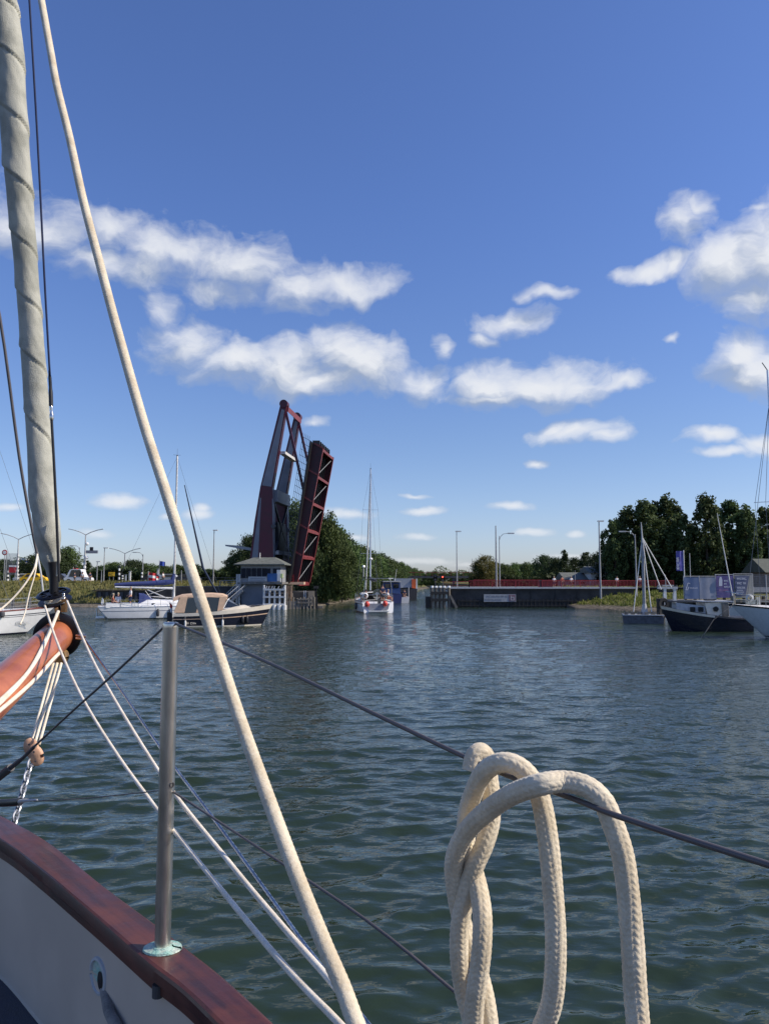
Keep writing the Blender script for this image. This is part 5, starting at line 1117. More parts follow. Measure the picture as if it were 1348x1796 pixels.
for z in (1.5, .9): MB().lathe([(.22, -.1), (.42, -.12), (.48, 0), (.42, .12), (.22, .1), (.2, 0), (.22, -.1)], (.1, -.35, z), 16, (.2, -1, 0)).build('tyre', M_tread, b, smooth=True)
# --- dark steel barge with white cabin
p0 = wl(1165, 1106); b = empty('steel_barge', (p0.x + 5.4, p0.y - .2, 0), math.radians(176), 'dark navy steel barge with a cream cabin and two portholes moored by the banners', 'barge')
hl = Hull(5.6, 2.5, .88, 1.62, mid=.9, tr=.8, rake=.13, fine=1.3); hl.hull().build('hull', M_navy, b, smooth=True); hl.deck().build('deck', M_black, b, smooth=True); hl.strip(.0, .13, .45, 1.0, off=.03).build('white_sheer_band', M_offwhite, b); hl.strip(0, .10, 0, .45, off=.03).build('rubbing_band', M_dgrey, b)
MB().loft([[(1.5, -.95, .9), (1.5, -.9, 1.92), (1.5, .9, 1.92), (1.5, .95, .9)], [(2.85, -.95, .95), (3.0, -.9, 1.85), (3.0, .9, 1.85), (2.85, .95, .95)]]).build('cabin', M_offwhite, b)
MB().box((2.2, 0, 1.93), (2.0, 2.0, .07)).build('cabin_roof', M_lgrey, b)
for sd in (-1, 1): MB().cyl((2.35, sd * .95, 1.45), (2.35, sd * 1.0, 1.45), .17, n=16).build('porthole', M_glass, b)
MB().box((1.48, 0, 1.4), (.06, .8, .95)).build('cabin_door', M_pile, b)
for sd in (-1, 1): MB().box((1.75, sd * .96, 1.42), (.42, .06, .85)).build('wooden_panel', M_pile, b)
MB().loft([[(2.95, -.85, 1.0), (2.95, -.8, 1.62), (2.95, .8, 1.62), (2.95, .85, 1.0)], [(4.7, -.55, 1.35), (4.7, -.5, 1.85), (4.7, .5, 1.85), (4.7, .55, 1.35)]]).build('fore_cabin', M_lgrey, b)
for x in (3.25, 3.75):
    for sd in (-1, 1): MB().box((x, sd * (.84 - .1 * (x - 3)), 1.42), (.3, .12, .3)).build('window', M_glass, b)
mb = MB(); mb.box((4.2, 0, 1.92), (1.6, 1.0, .08)); mb.box((2.4, 0, 2.02), (.5, .5, .12)); mb.build('hatch', M_dgrey, b)
mb = MB(); mb.tube([(.1, -.8, 1.0), (-.1, -.2, 1.35), (.2, .4, 1.1)], .035, 5); mb.build('tiller', M_pile, b)
# --- small grey boat with outboard between barge and cruiser, leaning pole on a white post
b = empty('leaning_pole', (GX(1283, 68), 68, 0), 0, 'thin pale leaning mast stepped in a wooden post beside the motor cruiser', 'pole')
MB().cyl((0, 0, P(0, 1050, 68).z), (-1.06, .1, P(0, 900, 68).z), .06, .028, n=8).build('mast', M_white2, b); MB().cyl((-.02, 0, -.5), (0, 0, P(0, 1048, 68).z + .15), .2, n=10).build('post', M_pile, b, smooth=True)
MB().cyl((.16, 0, -.3), (.14, 0, P(0, 1050, 68).z + .1), .06, n=8).build('white_tube', M_white, b)
# --- motor cruiser bow, right edge
p0 = wl(1310, 1118); b = empty('motor_cruiser', (p0.x + 8.95, p0.y - 2.9, 0), math.radians(163), 'white motor cruiser with a blue sheer line whose bow enters at the right edge', 'motor cruiser')
hl = Hull(10.4, 3.5, 1.35, 1.95, mid=1.0, tr=.9, rake=.19, fine=1.25); hl.hull(34).build('hull', mat('shaded_white_gelcoat', (.60, .64, .68), .25, var=.05, coat=.3), b, smooth=True); hl.deck().build('deck', M_white2, b, smooth=True); hl.strip(.0, .05, off=.03).build('blue_sheer_line', M_navy, b); hl.strip(.93, 1.04).build('boot_stripe', M_navy, b)  # hull white made bluer and darker: its shade is mixed into the colour
MB().loft([[(.8, -1.4, 1.4), (.8, -1.3, 2.9), (.8, 1.3, 2.9), (.8, 1.4, 1.4)], [(5.0, -1.3, 1.5), (5.0, -1.15, 2.75), (5.0, 1.15, 2.75), (5.0, 1.3, 1.5)], [(7.6, -.95, 1.7), (6.6, -.9, 2.3), (6.6, .9, 2.3), (7.6, .95, 1.7)]]).build('cabin', M_white, b)
MB().loft([[(5.1, -1.0, 2.72), (5.1, 1.0, 2.72)], [(6.55, -.85, 2.32), (6.55, .85, 2.32)]], cap=False).build('windscreen_cover', mat('grey_violet_cover', (.12, .12, .17), .8, var=.1), b)
MB().box((3.2, 0, 3.0), (4.2, 2.5, .12)).build('cabin_roof', M_white, b)
rails(hl, .45, .97, 7, .62, b, top=2)
mb = MB(); mb.tube([hl.pt(.93, 0, -1) + Vector((0, .1, .62)), hl.pt(1, 0, 1) + Vector((.1, 0, .7)), hl.pt(.93, 0, 1) + Vector((0, -.1, .62))], .022, 6); mb.build('pulpit', M_steel, b)
mb = MB(); mb.box((9.2, 0, 2.05), (.5, .3, .25)); mb.cyl((8.8, 0, 1.9), (8.8, 0, 2.35), .12); mb.build('anchor_winch', M_steel, b)
MB().lathe([(.12, -.05), (.22, 0), (.12, .05)], (9.3, .5, 2.3), 14, (0, 1, 0)).build('coiled_hose', M_white2, b)
a = hl.pt(.97, 0, 1); MB().tube([a, a + Vector((1.2, .4, -.9)), a + Vector((2.0, .8, -2.1))], .025, 6).build('mooring_line', M_pile, b)
# rigging of a yacht whose hull lies beyond the right edge
b = empty('sailing_yacht', (GX(1404, 56), 56, 0), math.radians(170), 'yacht beyond the right edge of which only mast stays and spreader show', 'sailing yacht')
hl = Hull(10, 3.2, 1.1, 1.4); hl.hull().build('hull', M_white, b, smooth=True); hl.deck().build('deck', M_white2, b)
b.location.x += 4.4; zt = P(0, 636, 56).z
MB().cyl((5.6, 0, 1.2), (5.75, 0, zt - .3), .10, .07, n=10).build('mast', M_alu, b, smooth=True); MB().bar((5.6, -1.1, 8.9), (5.6, 1.2, 9.2), .06, .05).build('spreader', M_alu, b); MB().bar((4.6, 0, 9.2), (7.1, 0, 9.1), .05, .05).build('spreader', M_alu, b)
mb = MB()
for x, y in ((7.1, .3), (6.6, 1.1), (4.6, -.5), (7.9, 0)): mb.cyl((x, y, 9.1 if x != 7.9 else 1.6), (5.75, 0, zt - 3.0), .018, n=4); mb.cyl((x, y, 9.1), (x - .1, y, 1.4), .014, n=4) if x != 7.9 else None
mb.build('stays', M_wire, b); MB().bar((5.75, 0, zt - .3), (6.1, 0, zt + .3), .05, .05).build('wind_vane', M_dgrey, b)

# ------------------------------------------------------------------ banners, fence, house on the right
def banner_fence():
    Y = 76.; s = Y / FPX
    bk = empty('container_platform', (GX(1262, Y), Y, 0), 0, 'dark timber wall carrying the row of banners on the right quay', 'quay wall')
    X0 = lambda px: (px - 1262) * s
    MB().box(((X0(1180) + X0(1460)) / 2, 1.2, P(0, 1056, Y).z / 2 - .4), (X0(1460) - X0(1180), 2.0, P(0, 1056, Y).z + .8)).build('wall_face', M_black, bk)
    MB().box(((X0(1182) + X0(1460)) / 2, .9, P(0, 1054, Y).z), (X0(1460) - X0(1182), 2.6, .26)).build('wall_cap', mat('pale_timber_cap', (.30, .26, .20), .8, var=.3, vs=4), bk)
    mb = MB()
    for i in range(16): mb.box((X0(1184 + i * 17), .12, .7), (.22, .2, 2.2))
    mb.build('wall_piles', M_dpile, bk)
    mb2 = mat('banner_blue', (.12, .17, .29), .6, var=.08, vs=1); mbg = mat('banner_grey', (.30, .32, .38), .6, var=.10, vs=1.2); mbp = mat('banner_purple', (.13, .10, .25), .6, var=.08, vs=1); mbw = mat('banner_cream', (.38, .36, .31), .6, var=.08)
    mbl = mat('banner_slate', (.13, .14, .21), .6, var=.08); lt = mat('banner_lettering', (.62, .62, .66), .6, var=0)
    defs = [(1199, 1225, 1013, 1052, mb2, 'blue banner with a white angular emblem and small white lettering', 'banner'), (1226, 1254, 1013, 1052, mbg, 'plain pale grey blue banner between the blue and the purple one', 'banner'), (1255, 1285, 1010, 1050, mbp, 'purple banner with a white round topped emblem', 'banner'), (1287, 1319, 1009, 1050, mbw, 'cream banner with a slate blue slanted field and white lettering lines', 'banner')]
    for px0, px1, t, bt, m, lab, cat in defs:
        b = empty('banner', (GX((px0 + px1) / 2, Y - .6), Y - .6, P(0, bt, Y).z), 0, lab, cat, 'banners on the quay fence'); w = (px1 - px0) * s; h = (bt - t) * s
        rows = []
        for i in range(13):
            x = -w / 2 + w * i / 12; y = .010 * math.sin(i * .8 + px0); rows.append([(x, y, .1), (x, y + .03, h * .5), (x, y, h), (x, y + .02, h), (x, y + .05, h * .5), (x, y + .02, .1)])
        MB().loft(rows, closed=True).build('cloth', m, b, smooth=True)
        mf = MB()
        for x in (-w / 2 - .03, w / 2 + .03): mf.cyl((x, .1, -.1), (x, .1, h + .15), .03)
        mf.cyl((-w / 2, .1, h + .1), (w / 2, .1, h + .1), .03); mf.build('frame', M_lgrey, b)
        y = -.08
        if m is mb2:
            mb = MB(); mb.bar((-.62, y, h * .45), (-.40, y, h * .75), .02, .07); mb.bar((-.40, y, h * .75), (-.2, y, h * .72), .02, .07); mb.bar((-.62, y, h * .45), (-.45, y, h * .45), .02, .07); mb.bar((-.45, y, h * .45), (-.34, y, h * .58), .02, .07); mb.build('emblem', lt, b)
            text_on((9,), 'lettering', .17, lt, b, (-.28, y, h * .50), (1, 0, 0), (0, 0, 1)).scale = (.8, 1, 1)
        if m is mbp:
            mb = MB(); mb.prism([(-.62, y, h * .55), (-.30, y, h * .55), (-.27, y, h * .8), (-.34, y, h * .94), (-.5, y, h * .94), (-.6, y, h * .8)], (0, .02, 0)); mb.build('emblem', lt, b)
            for k, tt in enumerate(((3,), (2,), (4,))): text_on(tt, 'lettering', .24, lt, b, (-.12, y, h * (.74 - .13 * k)), (1, 0, 0), (0, 0, 1))
            text_on((2, 4), 'lettering', .22, mat('banner_pink', (.42, .22, .34), .6, var=0), b, (-.62, y, h * .34), (1, 0, 0), (0, 0, 1))
        if m is mbw:
            MB().prism([(-w / 2 + .04, y + .02, h * .12), (.1, y + .02, h * .12), (.55, y + .02, h * .97), (-w / 2 + .04, y + .02, h * .97)], (0, .02, 0)).build('slanted_field', mbl, b)
            for k, tt in enumerate(((6,), (3, 2), (5,))): text_on(tt, 'lettering', .30, lt, b, (-w / 2 + .1, y, h * (.80 - .19 * k)), (1, 0, 0), (0, 0, 1)).scale = (.85, 1, 1)
            mb = MB()
            for k in range(3): mb.box((-.45, y, h * (.36 - .08 * k)), (.6 + .15 * (k % 2), .02, .06))
            mb.build('lettering_bars', lt, b)
    b = empty('mesh_fence', (GX(1335, Y), Y + .2, P(0, 1054, Y).z), 0, 'grey mesh fence panels between the banners and the right edge', 'fence'); h = P(0, 1008, Y).z - b.location.z
    for k in range(5): MB().cyl((-1.1 + k * 1.6, 0, 0), (-1.1 + k * 1.6, 0, h), .05).build('post', M_lgrey, b)
    mb = MB()
    for k in range(48): mb.bar((-1.1 + k * .134, 0, .05), (-1.1 + k * .134, 0, h - .05), .014, .014)
    for k in range(16): mb.bar((-1.1, 0, h * k / 15), (5.3, 0, h * k / 15), .014, .014)
    mb.build('mesh', M_grey, b); MB().box((2, .8, h * .42), (6.2, .1, .5)).build('pale_board', M_lgrey, b)
    # upright banner flag
    b = empty('banner_flag', (GX(1199.5, 80), 80, P(0, 1052, 80).z), 0, 'tall purple and blue vertical banner flag on a white pole left of the banners', 'flag'); z1 = P(0, 965, 80).z - b.location.z
    MB().cyl((0, 0, 0), (0, 0, z1), .05).build('flagpole', M_white2, b)
    rows = []
    hh = 36 * 80 / FPX
    for i in range(10): x = -.78 * i / 9; rows.append([(x, .05 * math.sin(i), z1 - .1), (x, .05 * math.sin(i) + .02, z1 - .1), (x, .05 * math.sin(i) + .03, z1 - hh), (x, .05 * math.sin(i), z1 - hh)])
    MB().loft(rows, closed=True).build('cloth', mat('flag_violet', (.13, .12, .42), .7, var=.3, vs=2), b, smooth=True)
    text_on((5,), 'lettering', .42, lt, b, (-.52, -.09, z1 - 2.0), (0, 0, 1), (-1, 0, 0))
    b = empty('pole', (GX(1210, 80.5), 80.5, P(0, 1052, 80).z), 0, 'bare thin flagpole right of the purple banner flag', 'pole'); MB().cyl((0, 0, 0), (0, 0, P(0, 970, 80).z - b.location.z), .035).build('pole', M_lgrey, b); MB().box((0, 0, .2), (.3, .3, .4)).build('foot', M_conc, b)
banner_fence()
def house(name, px, Y, w, d, zw, zr, rz, wall, roof, label, nwin=3):
    x = GX(px, Y); z = max(GZ(x, Y), 2.2); b = empty(name, (x, Y, z), rz, label, 'house')
    hw = zw - z; hr = zr - z
    MB().box((0, 0, hw / 2 - .2), (w, d, hw + .4)).build('wall', wall, b)
    r = MB().loft([[(-w / 2 - .4, -d / 2 - .5, hw - .1), (-w / 2 - .4, 0, hr), (-w / 2 - .4, d / 2 + .5, hw - .1), (-w / 2 - .4, 0, hw - .05)], [(w / 2 + .4, -d / 2 - .5, hw - .1), (w / 2 + .4, 0, hr), (w / 2 + .4, d / 2 + .5, hw - .1), (w / 2 + .4, 0, hw - .05)]], closed=True).build('roof', roof, b)
    MB().box((w * .22, .3, hr), (.7, .6, 1.3)).build('chimney', M_conc, r)
    for k in range(nwin):
        xx = -w / 2 + w * (k + .5) / nwin; f = MB().box((xx, -d / 2 - .02, hw * .55), (min(1.3, w / nwin * .6), .08, hw * .36)).build('window', M_white2, b); MB().box((xx, -d / 2 - .05, hw * .55), (min(1.1, w / nwin * .5), .06, hw * .28)).build('pane', M_glass, f)
    return b
M_brick = mat('pale_brick', (.22, .18, .15), .85, var=.2, vs=3)
house('house', 1356, 98, 4.6, 5, P(0, 1003, 98).z, P(0, 980, 98).z, .05, M_brick, mat('green_grey_roof', (.10, .11, .085), .8, var=.2, vs=3), 'brick house with a greenish roof partly behind the mesh fence at the right edge')
house('shed', 1011, 118, 4.6, 6, P(0, 1016, 118).z, P(0, 1004, 118).z, 0, M_lgrey, M_roof, 'long low shed with a pale grey roof behind the red railing')
house('house', 1043, 116, 2.6, 5, P(0, 1004, 116).z, P(0, 993, 116).z, 0, M_white2, M_roof, 'small white gabled house beside the long grey shed', 1)
house('house', 58, 165, 9, 8, P(0, 992, 165).z, P(0, 983, 165).z, 0, M_white2, M_roof, 'white house roofline above the trees near the left edge')
# cars and people on the roads
def car(px, Y, z, m, label, rz=0., van=False):
    b = empty('parked_car' if not van else 'van', (GX(px, Y), Y, z), rz, label, 'car' if not van else 'van', 'cars on the roads'); h = 1.5 if not van else 2.2
    pr = [(-2.1, .35), (-2.15, .8), (-1.75, .95), (-1.2, h - .1), (-.9, h), (.5, h), (1.15, .98), (1.95, .85), (2.1, .6), (2.08, .35)]
    MB().prism([(x, -.85, zz) for x, zz in pr], (0, 1.7, 0)).build('body', m, b)
    for y in (-.87, .87): MB().prism([(-1.35, y, .98), (-.95, y, h - .12), (.45, y, h - .12), (.95, y, .98)], (0, .02, 0)).build('side_window', M_glass, b)
    for x in (-1.35, 1.3):
        for y in (-.8, .8): w = MB().cyl((x, y - .1, .33), (x, y + .1, .33), .33, n=14).build('wheel', M_tread, b); MB().cyl((x, y - .12, .33), (x, y + .12, .33), .18, n=10).build('rim', M_alu, w)
zL = 2.9
car(62, 124, zL, M_yel, 'yellow car on the left road behind the furled sail'); car(50, 126, zL, M_white, 'white car just left of the yellow car')
car(105, 127, zL, M_navy, 'dark blue car on the left road right of the furled sail'); car(139, 125, zL, M_white, 'small white van by the striped lamp post foot', van=True)
car(272, 132, zL, M_navy, 'dark car behind the red and white flag'); car(330, 130, zL, M_dgrey, 'dark grey car behind the leaning rope')
car(300, 131, zL, M_lgrey, 'silver car right of the sailboat mast')
for i, (px, c1, c2) in enumerate([(971, M_shirtw, M_shirtn), (985, M_shirtr, M_dgrey), (1001, M_shirtw, M_dgrey), (1081, M_shirtw, M_dgrey), (1121, M_shirtw, M_shirtn)]):
    person((GX(px, 99.5), 99.5, QZ - .02), 0, 'stand', c1, c2, ['person in a white top leaning at the red railing right of the cabinet', 'person in a rust top between two people in white on the quay', 'person in white under the grey shed roof on the quay', 'person in a white top on the quay left of the grey mast', 'person in white at the railing right of the grey mast'][i], M_black if i % 2 else M_short, .82, 'people on the quay')
for i, (px, Y) in enumerate([(145, 121), (158, 122), (262, 118), (286, 121), (131, 123)]):
    person((GX(px, Y), Y, 2.85), .4 * i, 'stand', [M_shirtw, M_shirtn, M_shirtr, M_shirtw, M_shirtn][i], M_dgrey, ['person in a white top at the foot of the striped lamp post', 'person in navy right of the striped lamp post', 'person in a rust top behind the boom of the white sailboat', 'person in white near the sailboat mast on the far road', 'person in navy beside the small red flag'][i], M_black, 1., 'people on the left road')
# ------------------------------------------------------------------ the boat we stand on (foreground)
ZR = H - .70                                   # top of the cap rail
def on(px, py, z=ZR): return PZ(px, py, z)
ST = P(284, 1668, 1.53); ST.z = ZR
ob = empty('traditional_sailing_boat', (ST.x, ST.y, 0), 0, 'traditional sailing boat underfoot with a varnished wooden cap rail and pale inner bulwark', 'boat')
def bf(mb, name, m, parent=None, **k):
    """part given in world coordinates"""
    mb.v = [tuple(V3(v) - ob.location) for v in mb.v]; return mb.build(name, m, parent or ob, **k)
outer = [(560, 1870), (463, 1775), (392, 1711), (320, 1655), (271, 1617), (178, 1549), (85, 1476), (0, 1429)]
inner = [(430, 1840), (385, 1797), (320, 1734), (263, 1690), (214, 1648), (142, 1584), (71, 1523), (0, 1471)]
po = [on(*p) for p in outer]; pi_ = [on(*p) for p in inner]
# carry the rail on past the picture on both sides: forward to the stem, aft along the side deck
d0 = (po[-1] - po[-2]).normalized(); d1 = (po[0] - po[1]).normalized()
fo = [po[-1] + d0 * .35 + Vector((-.05, .0, .01)), po[-1] + d0 * .7 + Vector((-.16, -.02, .02))]; fi = [pi_[-1] + d0 * .33 + Vector((-.05, .0, .01)), pi_[-1] + d0 * .66 + Vector((-.16, -.03, .02))]
ao = [po[0] + d1 * 1.4 + Vector((.1, -.1, -.02)), po[0] + d1 * .6 + Vector((.03, -.03, 0))]; ai = [pi_[0] + d1 * 1.4 + Vector((.1, -.1, -.02)), pi_[0] + d1 * .6 + Vector((.03, -.03, 0))]
PO = catmull(ao + po + fo, 10); PI_ = catmull(ai + pi_ + fi, 10)
secs = []
for a, c in zip(PO, PI_):
    w = (c - a); n = w.normalized(); th = .034; up = Vector((0, 0, 1)); e = .008
    secs.append([a + n * e, c - n * e, c - n * .0024 - up * .0024, c - up * e, c - up * (th - e), c - n * e - up * th, a + n * e - up * th, a - up * (th - e), a - up * e, a + n * .0024 - up * .0024])
bf(MB().loft(secs, closed=True), 'cap_rail', None, smooth=True, auto=22).name = 'cap_rail'
M_ = bpy.data.materials.new('varnished_cap_rail'); M_.use_nodes = True; T = NT(M_.node_tree); B_ = T.n['Principled BSDF']
v = T.new('ShaderNodeTexCoord').outputs['Object']; rt = T.new('ShaderNodeMapping'); rt.inputs['Rotation'].default_value = (0, 0, math.radians(49)); T.l.new(v, rt.inputs[0])
g1 = T.noise(T.vmath('MULTIPLY', rt.outputs[0], (3, 60, 60)), 1.0, 5, .6)[0]; g2 = T.noise(rt.outputs[0], 7, 4, .6)[0]; g3 = T.noise(rt.outputs[0], 60, 3, .6)[0]
c = T.mix(T.ramp(g1, .3, .7), (.032, .008, .006, 1), (.085, .019, .012, 1)); c = T.mix(T.ramp(g2, .45, .70, 0, .75), c, (.13, .036, .022, 1)); c = T.mix(T.ramp(g3, .70, .78, 0, .5), c, (.22, .12, .09, 1))
T.l.new(c, B_.inputs['Base Color']); T.l.new(T.ramp(g2, .3, .7, .30, .58), B_.inputs['Roughness']); B_.inputs['Coat Weight'].default_value = .22; B_.inputs['Coat Roughness'].default_value = .18
bp = T.new('ShaderNodeBump'); bp.inputs['Strength'].default_value = .25; bp.inputs['Distance'].default_value = .002; T.l.new(T.math('ADD', g1, g3), bp.inputs['Height']); T.l.new(bp.outputs[0], B_.inputs['Normal'])
bpy.data.objects['cap_rail'].data.materials[0] = M_
# bulwark (inner face) and hull outside, deck
ins = [c + (a - c).normalized() * .022 - Vector((0, 0, .036)) for a, c in zip(PO, PI_)]; out_ = [a + (c - a).normalized() * .018 - Vector((0, 0, .036)) for a, c in zip(PO, PI_)]
m_bul = mat('bulwark_paint', (.55, .46, .37), .5, var=.06, vs=2.5, coat=.15)
bf(MB().loft([[p, p - Vector((0, 0, .31)) + (q - p).normalized() * -.015, p - Vector((0, 0, .31)) + (q - p).normalized() * .02, p + (q - p).normalized() * .02] for p, q in zip(ins, out_)], closed=True), 'bulwark', m_bul, smooth=True)
bf(MB().loft([[q, q - Vector((0, 0, .9)) + (p - q).normalized() * .08, Vector((q.x, q.y, -.3)) + (p - q).normalized() * .45, Vector((q.x, q.y, -.3)) + (p - q).normalized() * .5, q - Vector((0, 0, .9)) + (p - q).normalized() * .10, q + (p - q).normalized() * .02] for p, q in zip(ins, out_)], closed=True), 'hull', M_navy, smooth=True)
bf(MB().loft([[p - Vector((0, 0, .315)) + (p - q).normalized() * w + Vector((0, 0, 0)) for w in (-.02, .3, .8, 1.4)] for p, q in zip(ins, out_)], cap=False), 'deck', mat('blue_grey_deck', (.050, .052, .065), .75, var=.12, vs=30, bump=.3, bs=200))
bf(MB().loft([[p - Vector((0, 0, .300)) + (p - q).normalized() * .012, p - Vector((0, 0, .314)) + (p - q).normalized() * .020, p - Vector((0, 0, .314)) - (p - q).normalized() * .01, p - Vector((0, 0, .300)) - (p - q).normalized() * .01] for p, q in zip(ins, out_)], closed=True), 'deck_seam', m_bul)
bf(MB().loft([[p + (p - q).normalized() * .010, p + (p - q).normalized() * .010 - Vector((0, 0, .018)), p - (p - q).normalized() * .006 - Vector((0, 0, .018)), p - (p - q).normalized() * .006] for p, q in zip([x + Vector((0, 0, .0015)) for x in ins], out_)], closed=True), 'rail_moulding', M_)
# stanchion with its bronze socket plate
m_verd = mat('verdigris_bronze', (.22, .42, .36), .6, .3, var=.4, vs=60, bump=.5, bs=120, col2=(.50, .56, .48))
stt = P(300, 1088, 1.515)
def ell(c, ux, uy, n=28): return [c + ux * math.cos(2 * PI * k / n) + uy * math.sin(2 * PI * k / n) for k in range(n)]
al = (po[4] - po[3]).normalized(); ac = Vector((-al.y, al.x, 0)); cS = ST + Vector((.0, .004, 0))
dist_ = (V3(pi_[3]) - V3(po[4])).length
sx_, sy_ = Vector((1, 0, 0)), Vector((0, 1, 0))
st_obj = bf(MB().tube([cS + (stt - cS) * t for t in [0, .2, .4, .6, .8, .985]], .0150, 28), 'stanchion', mat('brushed_steel', (.66, .63, .58), .36, 1., var=.25, vs=14, stretch=(1, 1, .25)), smooth=True)
bf(MB().lathe([(.0152, -.004), (.0152, .0), (.0145, .004), (.012, .0055), (0.0005, .006)], cS + (stt - cS) * .985, 28, (stt - cS)), 'stanchion_cap', M_steel, st_obj, smooth=True)
bpy.data.objects['stanchion_cap'].location = (0, 0, 0)
bf(MB().loft([ell(cS + Vector((0, 0, .0005)), sx_ * .037, sy_ * .030), ell(cS + Vector((0, 0, .004)), sx_ * .036, sy_ * .029), ell(cS + Vector((0, 0, .006)), sx_ * .022, sy_ * .021), ell(cS + Vector((0, 0, .009)), sx_ * .019, sy_ * .019)], cap=True), 'socket_plate', m_verd, st_obj, smooth=True)
mid = cS + (stt - cS) * .497
bf(MB().lathe([(.0035, -.0165), (.0055, -.0165), (.0055, .0165), (.0035, .0165)], mid, 14, (.8, -.6, 0)), 'eye_bushing', M_dgrey, st_obj)
lp = pi_[3] + Vector((-.0, -.004, -.045)); bf(MB().cyl(on(278, 1690) - Vector((0, 0, .036)), on(278, 1690) - Vector((0, 0, .058)), .010, n=12), 'socket_nut', M_dgrey, st_obj)
# hawse hole with its rope
hc = None
def bulpt(px, py):
    """point where the pixel ray meets the inner bulwark face"""
    d = ray(px, py); o = Vector((0, 0, H)); best = None
    for (a, b_) in zip(ins[:-1], ins[1:]):
        n = (b_ - a).cross(Vector((0, 0, 1))); den = d.dot(n)
        if abs(den) < 1e-9: continue
        t = (a - o).dot(n) / den; q = o + d * t; s_ = (q - a).dot(b_ - a) / (b_ - a).length_squared
        if -.01 <= s_ <= 1.01 and t > 0: return q, (b_ - a).normalized(), n.normalized()
q, tx, nn = bulpt(176, 1711)
if nn.dot(Vector((0, 0, H)) - q) < 0: nn = -nn
upv = Vector((0, 0, 1))
hw = bf(MB().loft([ell(q + nn * .001, tx * .042, upv * .038), ell(q + nn * .007, tx * .040, upv * .036), ell(q + nn * .008, tx * .034, upv * .031), ell(q + nn * .001, tx * .031, upv * .028)], cap=False), 'hawse_ring', M_lgrey, smooth=True)
bf(MB().loft([ell(q + nn * .0035, tx * .033, upv * .030), ell(q + nn * .0045, tx * .002, upv * .002)], cap=True), 'bronze_bore', m_verd)
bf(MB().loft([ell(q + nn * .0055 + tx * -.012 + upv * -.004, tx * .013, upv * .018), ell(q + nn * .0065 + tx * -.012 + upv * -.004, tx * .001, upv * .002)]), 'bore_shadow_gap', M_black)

# rope material and builder
def rope_mat(name, a, b_, bump=.5, sc=260.):
    m = bpy.data.materials.new(name); m.use_nodes = True; T = NT(m.node_tree); p = T.n['Principled BSDF']; v = T.new('ShaderNodeTexCoord').outputs['Object']
    n = T.noise(v, 22, 4, .6)[0]; n2 = T.noise(v, sc, 3, .7)[0]
    T.l.new(T.mix(T.ramp(T.math('ADD', T.math('MULTIPLY', n, .6), T.math('MULTIPLY', n2, .4)), .35, .65), a + (1,), b_ + (1,)), p.inputs['Base Color'])
    p.inputs['Roughness'].default_value = .9; p.inputs['Specular IOR Level'].default_value = .15; p.inputs['Sheen Weight'].default_value = .25; p.inputs['Subsurface Weight'].default_value = 0
    bp = T.new('ShaderNodeBump'); bp.inputs['Strength'].default_value = bump; bp.inputs['Distance'].default_value = .0015
    T.l.new(n2, bp.inputs['Height']); T.l.new(bp.outputs[0], p.inputs['Normal']); return m
M_rope = rope_mat('cotton_rope', (.53, .44, .30), (.72, .63, .47)); M_rope2 = rope_mat('pale_line', (.66, .56, .42), (.85, .78, .64)); M_drope = rope_mat('grey_rope', (.12, .11, .10), (.24, .22, .20))
def px_path(pts, n=8):
    """photo pixel + distance triples -> smooth world path"""
    return catmull([P(a, b_, c) for a, b_, c in pts], n)
def braid(k, pitch, amp):
    return lambda t, d: 1 + amp * (math.cos(k * t + 2 * PI * d / pitch) * math.cos(k * t - 2 * PI * d / pitch)) 
def chev(k, pitch, tilt, amp):
    """knitted look: columns of slanted stitches whose slant alternates"""
    def f(t, d):
        c = (t / (2 * PI) * k + .35 * math.sin(d * 31)) % k; i = int(c); fr = c - i
        a = abs(math.sin(PI * (d / pitch + (fr if i % 2 else 1 - fr) * tilt)))
        return 1 + amp * ((a ** .6) * (math.sin(PI * fr) ** .5) - .5) + .012 * math.sin(3 * t + d * 90)
    return f
def resample(pts, step):
    out = [pts[0]]; acc = 0
    for a, b_ in zip(pts[:-1], pts[1:]):
        L = (b_ - a).length; t = step - acc
        while t <= L: out.append(a + (b_ - a) * (t / L)); t += step
        acc = L - (t - step)
    out.append(pts[-1]); return out
def line_thing(name, pts, r, m, label, cat='rope', group=None, n=10, braidk=None, step=None):
    mb = MB(); r2 = r
    if step: pts = resample(pts, step)
    mb.tube(pts, r2, n, rf=braidk); o = mb.build(name, m, None, smooth=True, recalc=False, auto=180); tag(o, label, cat, group); return o
line_thing('mooring_rope', px_path([(183, 1726, q.y + .01), (186, 1745, q.y - .03), (192, 1775, q.y - .08), (208, 1806, q.y - .12), (232, 1850, q.y - .16)]), .0105, M_drope, 'grey rope running down out of the green bronze hole in the bulwark', n=14)

